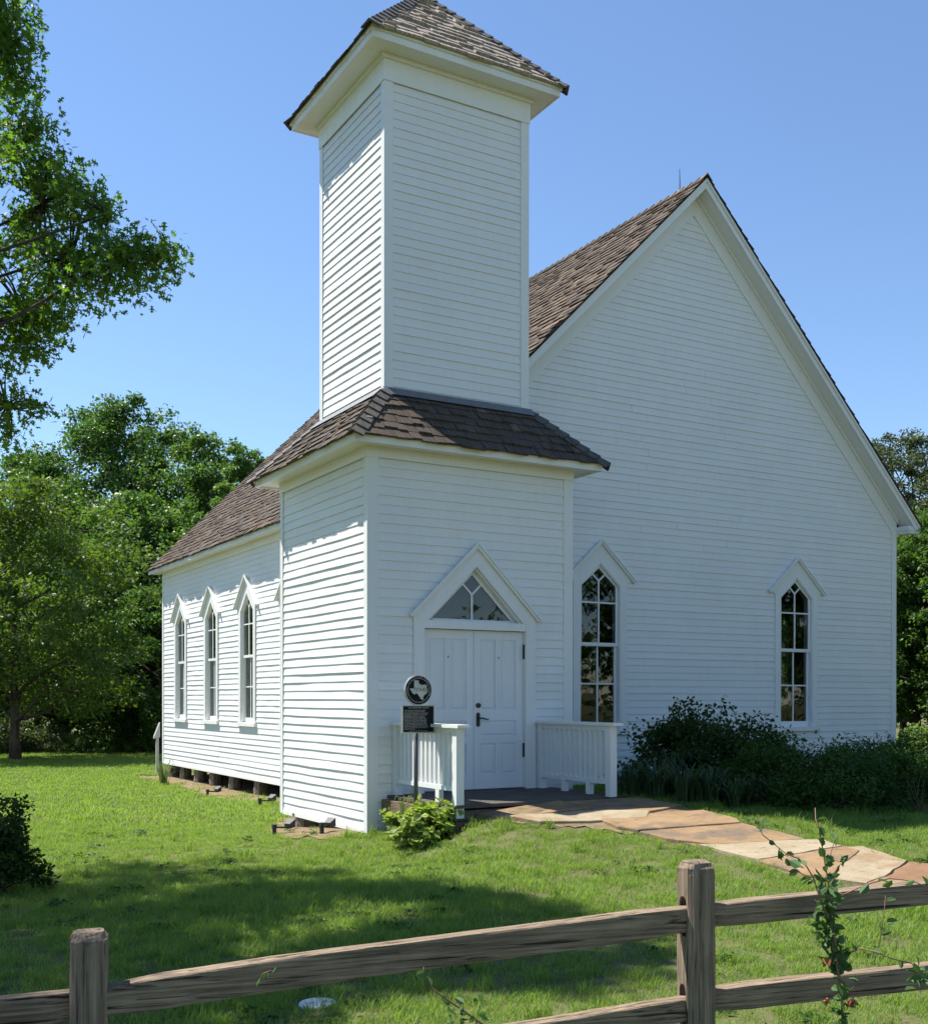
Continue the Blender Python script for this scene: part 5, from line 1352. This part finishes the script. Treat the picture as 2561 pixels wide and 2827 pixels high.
src = bpy.data.collections.new('grass_clumps')
for i in range(4):
    o = bpy.data.objects.new('grass_clump', clump_mesh(900 + i, 70, .11, .055, .0042, M['grass'])); src.objects.link(o)
o = bpy.data.objects.new('grass_clump_tall', clump_mesh(905, 60, .10, .085, .0045, M['grass'])); src.objects.link(o)
far = bpy.data.collections.new('grass_clumps_far')
for i in range(3):
    o = bpy.data.objects.new('grass_clump_far', clump_mesh(910 + i, 60, .24, .07, .011, M['grass'])); far.objects.link(o)
def weed_mesh(seed, n, mat):
    rng = np.random.default_rng(seed); pts = np.c_[rng.normal(0, .05, n), rng.normal(0, .05, n), rng.uniform(.012, .05, n)]
    me = leaves_mesh('weed_clump', pts, .03, 'round', rng, 1.6); me.materials.append(mat); return me
weeds = bpy.data.collections.new('weed_clumps')
for i in range(3): weeds.objects.link(bpy.data.objects.new('clover', weed_mesh(930 + i, 26, M['leafH'])))
weeds.objects.link(bpy.data.objects.new('dry_tuft', clump_mesh(940, 26, .09, .05, .004, M['drygrass'])))
weeds.objects.link(bpy.data.objects.new('tall_tuft', clump_mesh(941, 40, .05, .15, .005, M['grass'])))
def scatter(name, coll, P, rot, scl, idx, label):
    me = bpy.data.meshes.new(name); me.vertices.add(len(P)); me.vertices.foreach_set('co', P.astype(np.float32).ravel())
    a = me.attributes.new('rot', 'FLOAT_VECTOR', 'POINT'); a.data.foreach_set('vector', rot.astype(np.float32).ravel())
    a = me.attributes.new('scl', 'FLOAT_VECTOR', 'POINT'); a.data.foreach_set('vector', scl.astype(np.float32).ravel())
    a = me.attributes.new('idx', 'INT', 'POINT'); a.data.foreach_set('value', idx.astype(np.int32))
    o = bpy.data.objects.new(name, me); COL.objects.link(o); me.materials.append(M['grass'])
    ng = bpy.data.node_groups.new(name, 'GeometryNodeTree')
    ng.interface.new_socket('Geometry', in_out='INPUT', socket_type='NodeSocketGeometry'); ng.interface.new_socket('Geometry', in_out='OUTPUT', socket_type='NodeSocketGeometry')
    N = ng.nodes; L = ng.links; gi = N.new('NodeGroupInput'); go = N.new('NodeGroupOutput')
    ci = N.new('GeometryNodeCollectionInfo'); ci.inputs['Collection'].default_value = coll; ci.inputs['Separate Children'].default_value = True; ci.inputs['Reset Children'].default_value = True
    ip = N.new('GeometryNodeInstanceOnPoints'); ip.inputs['Pick Instance'].default_value = True
    def na(nm, ty):
        n = N.new('GeometryNodeInputNamedAttribute'); n.data_type = ty; n.inputs['Name'].default_value = nm; return n.outputs['Attribute']
    L.new(gi.outputs[0], ip.inputs['Points']); L.new(ci.outputs[0], ip.inputs['Instance']); L.new(na('idx', 'INT'), ip.inputs['Instance Index'])
    L.new(na('rot', 'FLOAT_VECTOR'), ip.inputs['Rotation']); L.new(na('scl', 'FLOAT_VECTOR'), ip.inputs['Scale']); L.new(ip.outputs[0], go.inputs[0])
    md = o.modifiers.new('scatter', 'NODES'); md.node_group = ng
    return tag(o, label, 'grass', kind='stuff')
def lawn_points(d0, d1, dens, seed, margin=.55):
    rng = np.random.default_rng(seed); n = int(dens * (d1 ** 2 - d0 ** 2) * .5 * (2 * margin))
    dep = np.sqrt(rng.uniform(d0 ** 2, d1 ** 2, n)); lat = rng.uniform(-margin, margin, n) * dep
    x = CAM[0] + FWD[0] * dep + RGT[0] * lat; y = CAM[1] + FWD[1] * dep + RGT[1] * lat; P = np.stack([x, y], -1)
    ok = ~inpoly(P, np.array([(.02, .02), (Wt, .02), (Wt, G), (RX, G), (RX, BY), (LX + .1, BY), (LX + .1, Dt), (.02, Dt)]))
    ok &= ~inpoly(P, np.array([(.22, -1.8), (2.8, -1.8), (2.8, 0), (.22, 0)]))
    cx_ = PATHPOLY.mean(0)
    ok &= ~inpoly(P, cx_ + (PATHPOLY - cx_) * np.array([.985, .985]))
    for sp_ in slab_polys: ok &= ~inpoly(P, sp_)
    dd = inpoly(P, np.array(DIRT)); ok &= ~dd | (rng.uniform(0, 1, n) < .10)
    ok &= np.hypot(P[:, 0] - p_cap[0], P[:, 1] - p_cap[1]) > .115
    # thin, patchy growth
    pn = np.sin(P[:, 0] * 1.3 + 1.1 * np.sin(P[:, 1] * .9)) * np.sin(P[:, 1] * 1.7 + .8 * np.sin(P[:, 0] * 1.1)); ok &= rng.uniform(0, 1, n) < .92 + .10 * pn
    P = P[ok]; n = len(P); return rng, np.c_[P, H(P[:, 0], P[:, 1])], n
p_cap = p = gnd(877, 2776)
rng, P, n = lawn_points(2.2, 17, 120, 1)
sc_ = rng.uniform(.75, 1.25, n) * (1 + .25 * np.sin(P[:, 0] * .8) * np.sin(P[:, 1] * .7 + 1)); tall = rng.uniform(0, 1, n) < .10
idx = np.where(tall, 4, rng.integers(0, 4, n))
scatter('lawn_grass', src, P, np.c_[rng.normal(0, .12, n), rng.normal(0, .12, n), rng.uniform(0, 6.28, n)], np.c_[sc_, sc_, sc_ * rng.uniform(.7, 1.3, n)], idx, 'green lawn grass around the church and behind the fence')
rng, P, n = lawn_points(16.5, 50, 26, 2, .5)
sc_ = rng.uniform(.8, 1.3, n)
scatter('lawn_grass_far', far, P, np.c_[rng.normal(0, .1, n), rng.normal(0, .1, n), rng.uniform(0, 6.28, n)], np.c_[sc_, sc_, sc_ * rng.uniform(.7, 1.2, n)], rng.integers(0, 3, n), 'green lawn grass running back to the wood')
# clover, dry tufts and taller tufts, in drifts
rng, P, n = lawn_points(2.2, 16, 7, 3)
dr_ = np.sin(P[:, 0] * 2.1 + 3) * np.sin(P[:, 1] * 1.6) + rng.normal(0, .5, n); idx = np.where(dr_ > .25, rng.integers(0, 3, n), np.where(rng.uniform(0, 1, n) < .6, 3, 4)); sc_ = rng.uniform(.7, 1.3, n)
scatter('lawn_weeds', weeds, P, np.c_[np.zeros(n), np.zeros(n), rng.uniform(0, 6.28, n)], np.c_[sc_, sc_, sc_], idx, 'clover, dry tufts and longer grass scattered through the lawn')
print('OBJECTS', len(bpy.data.objects))
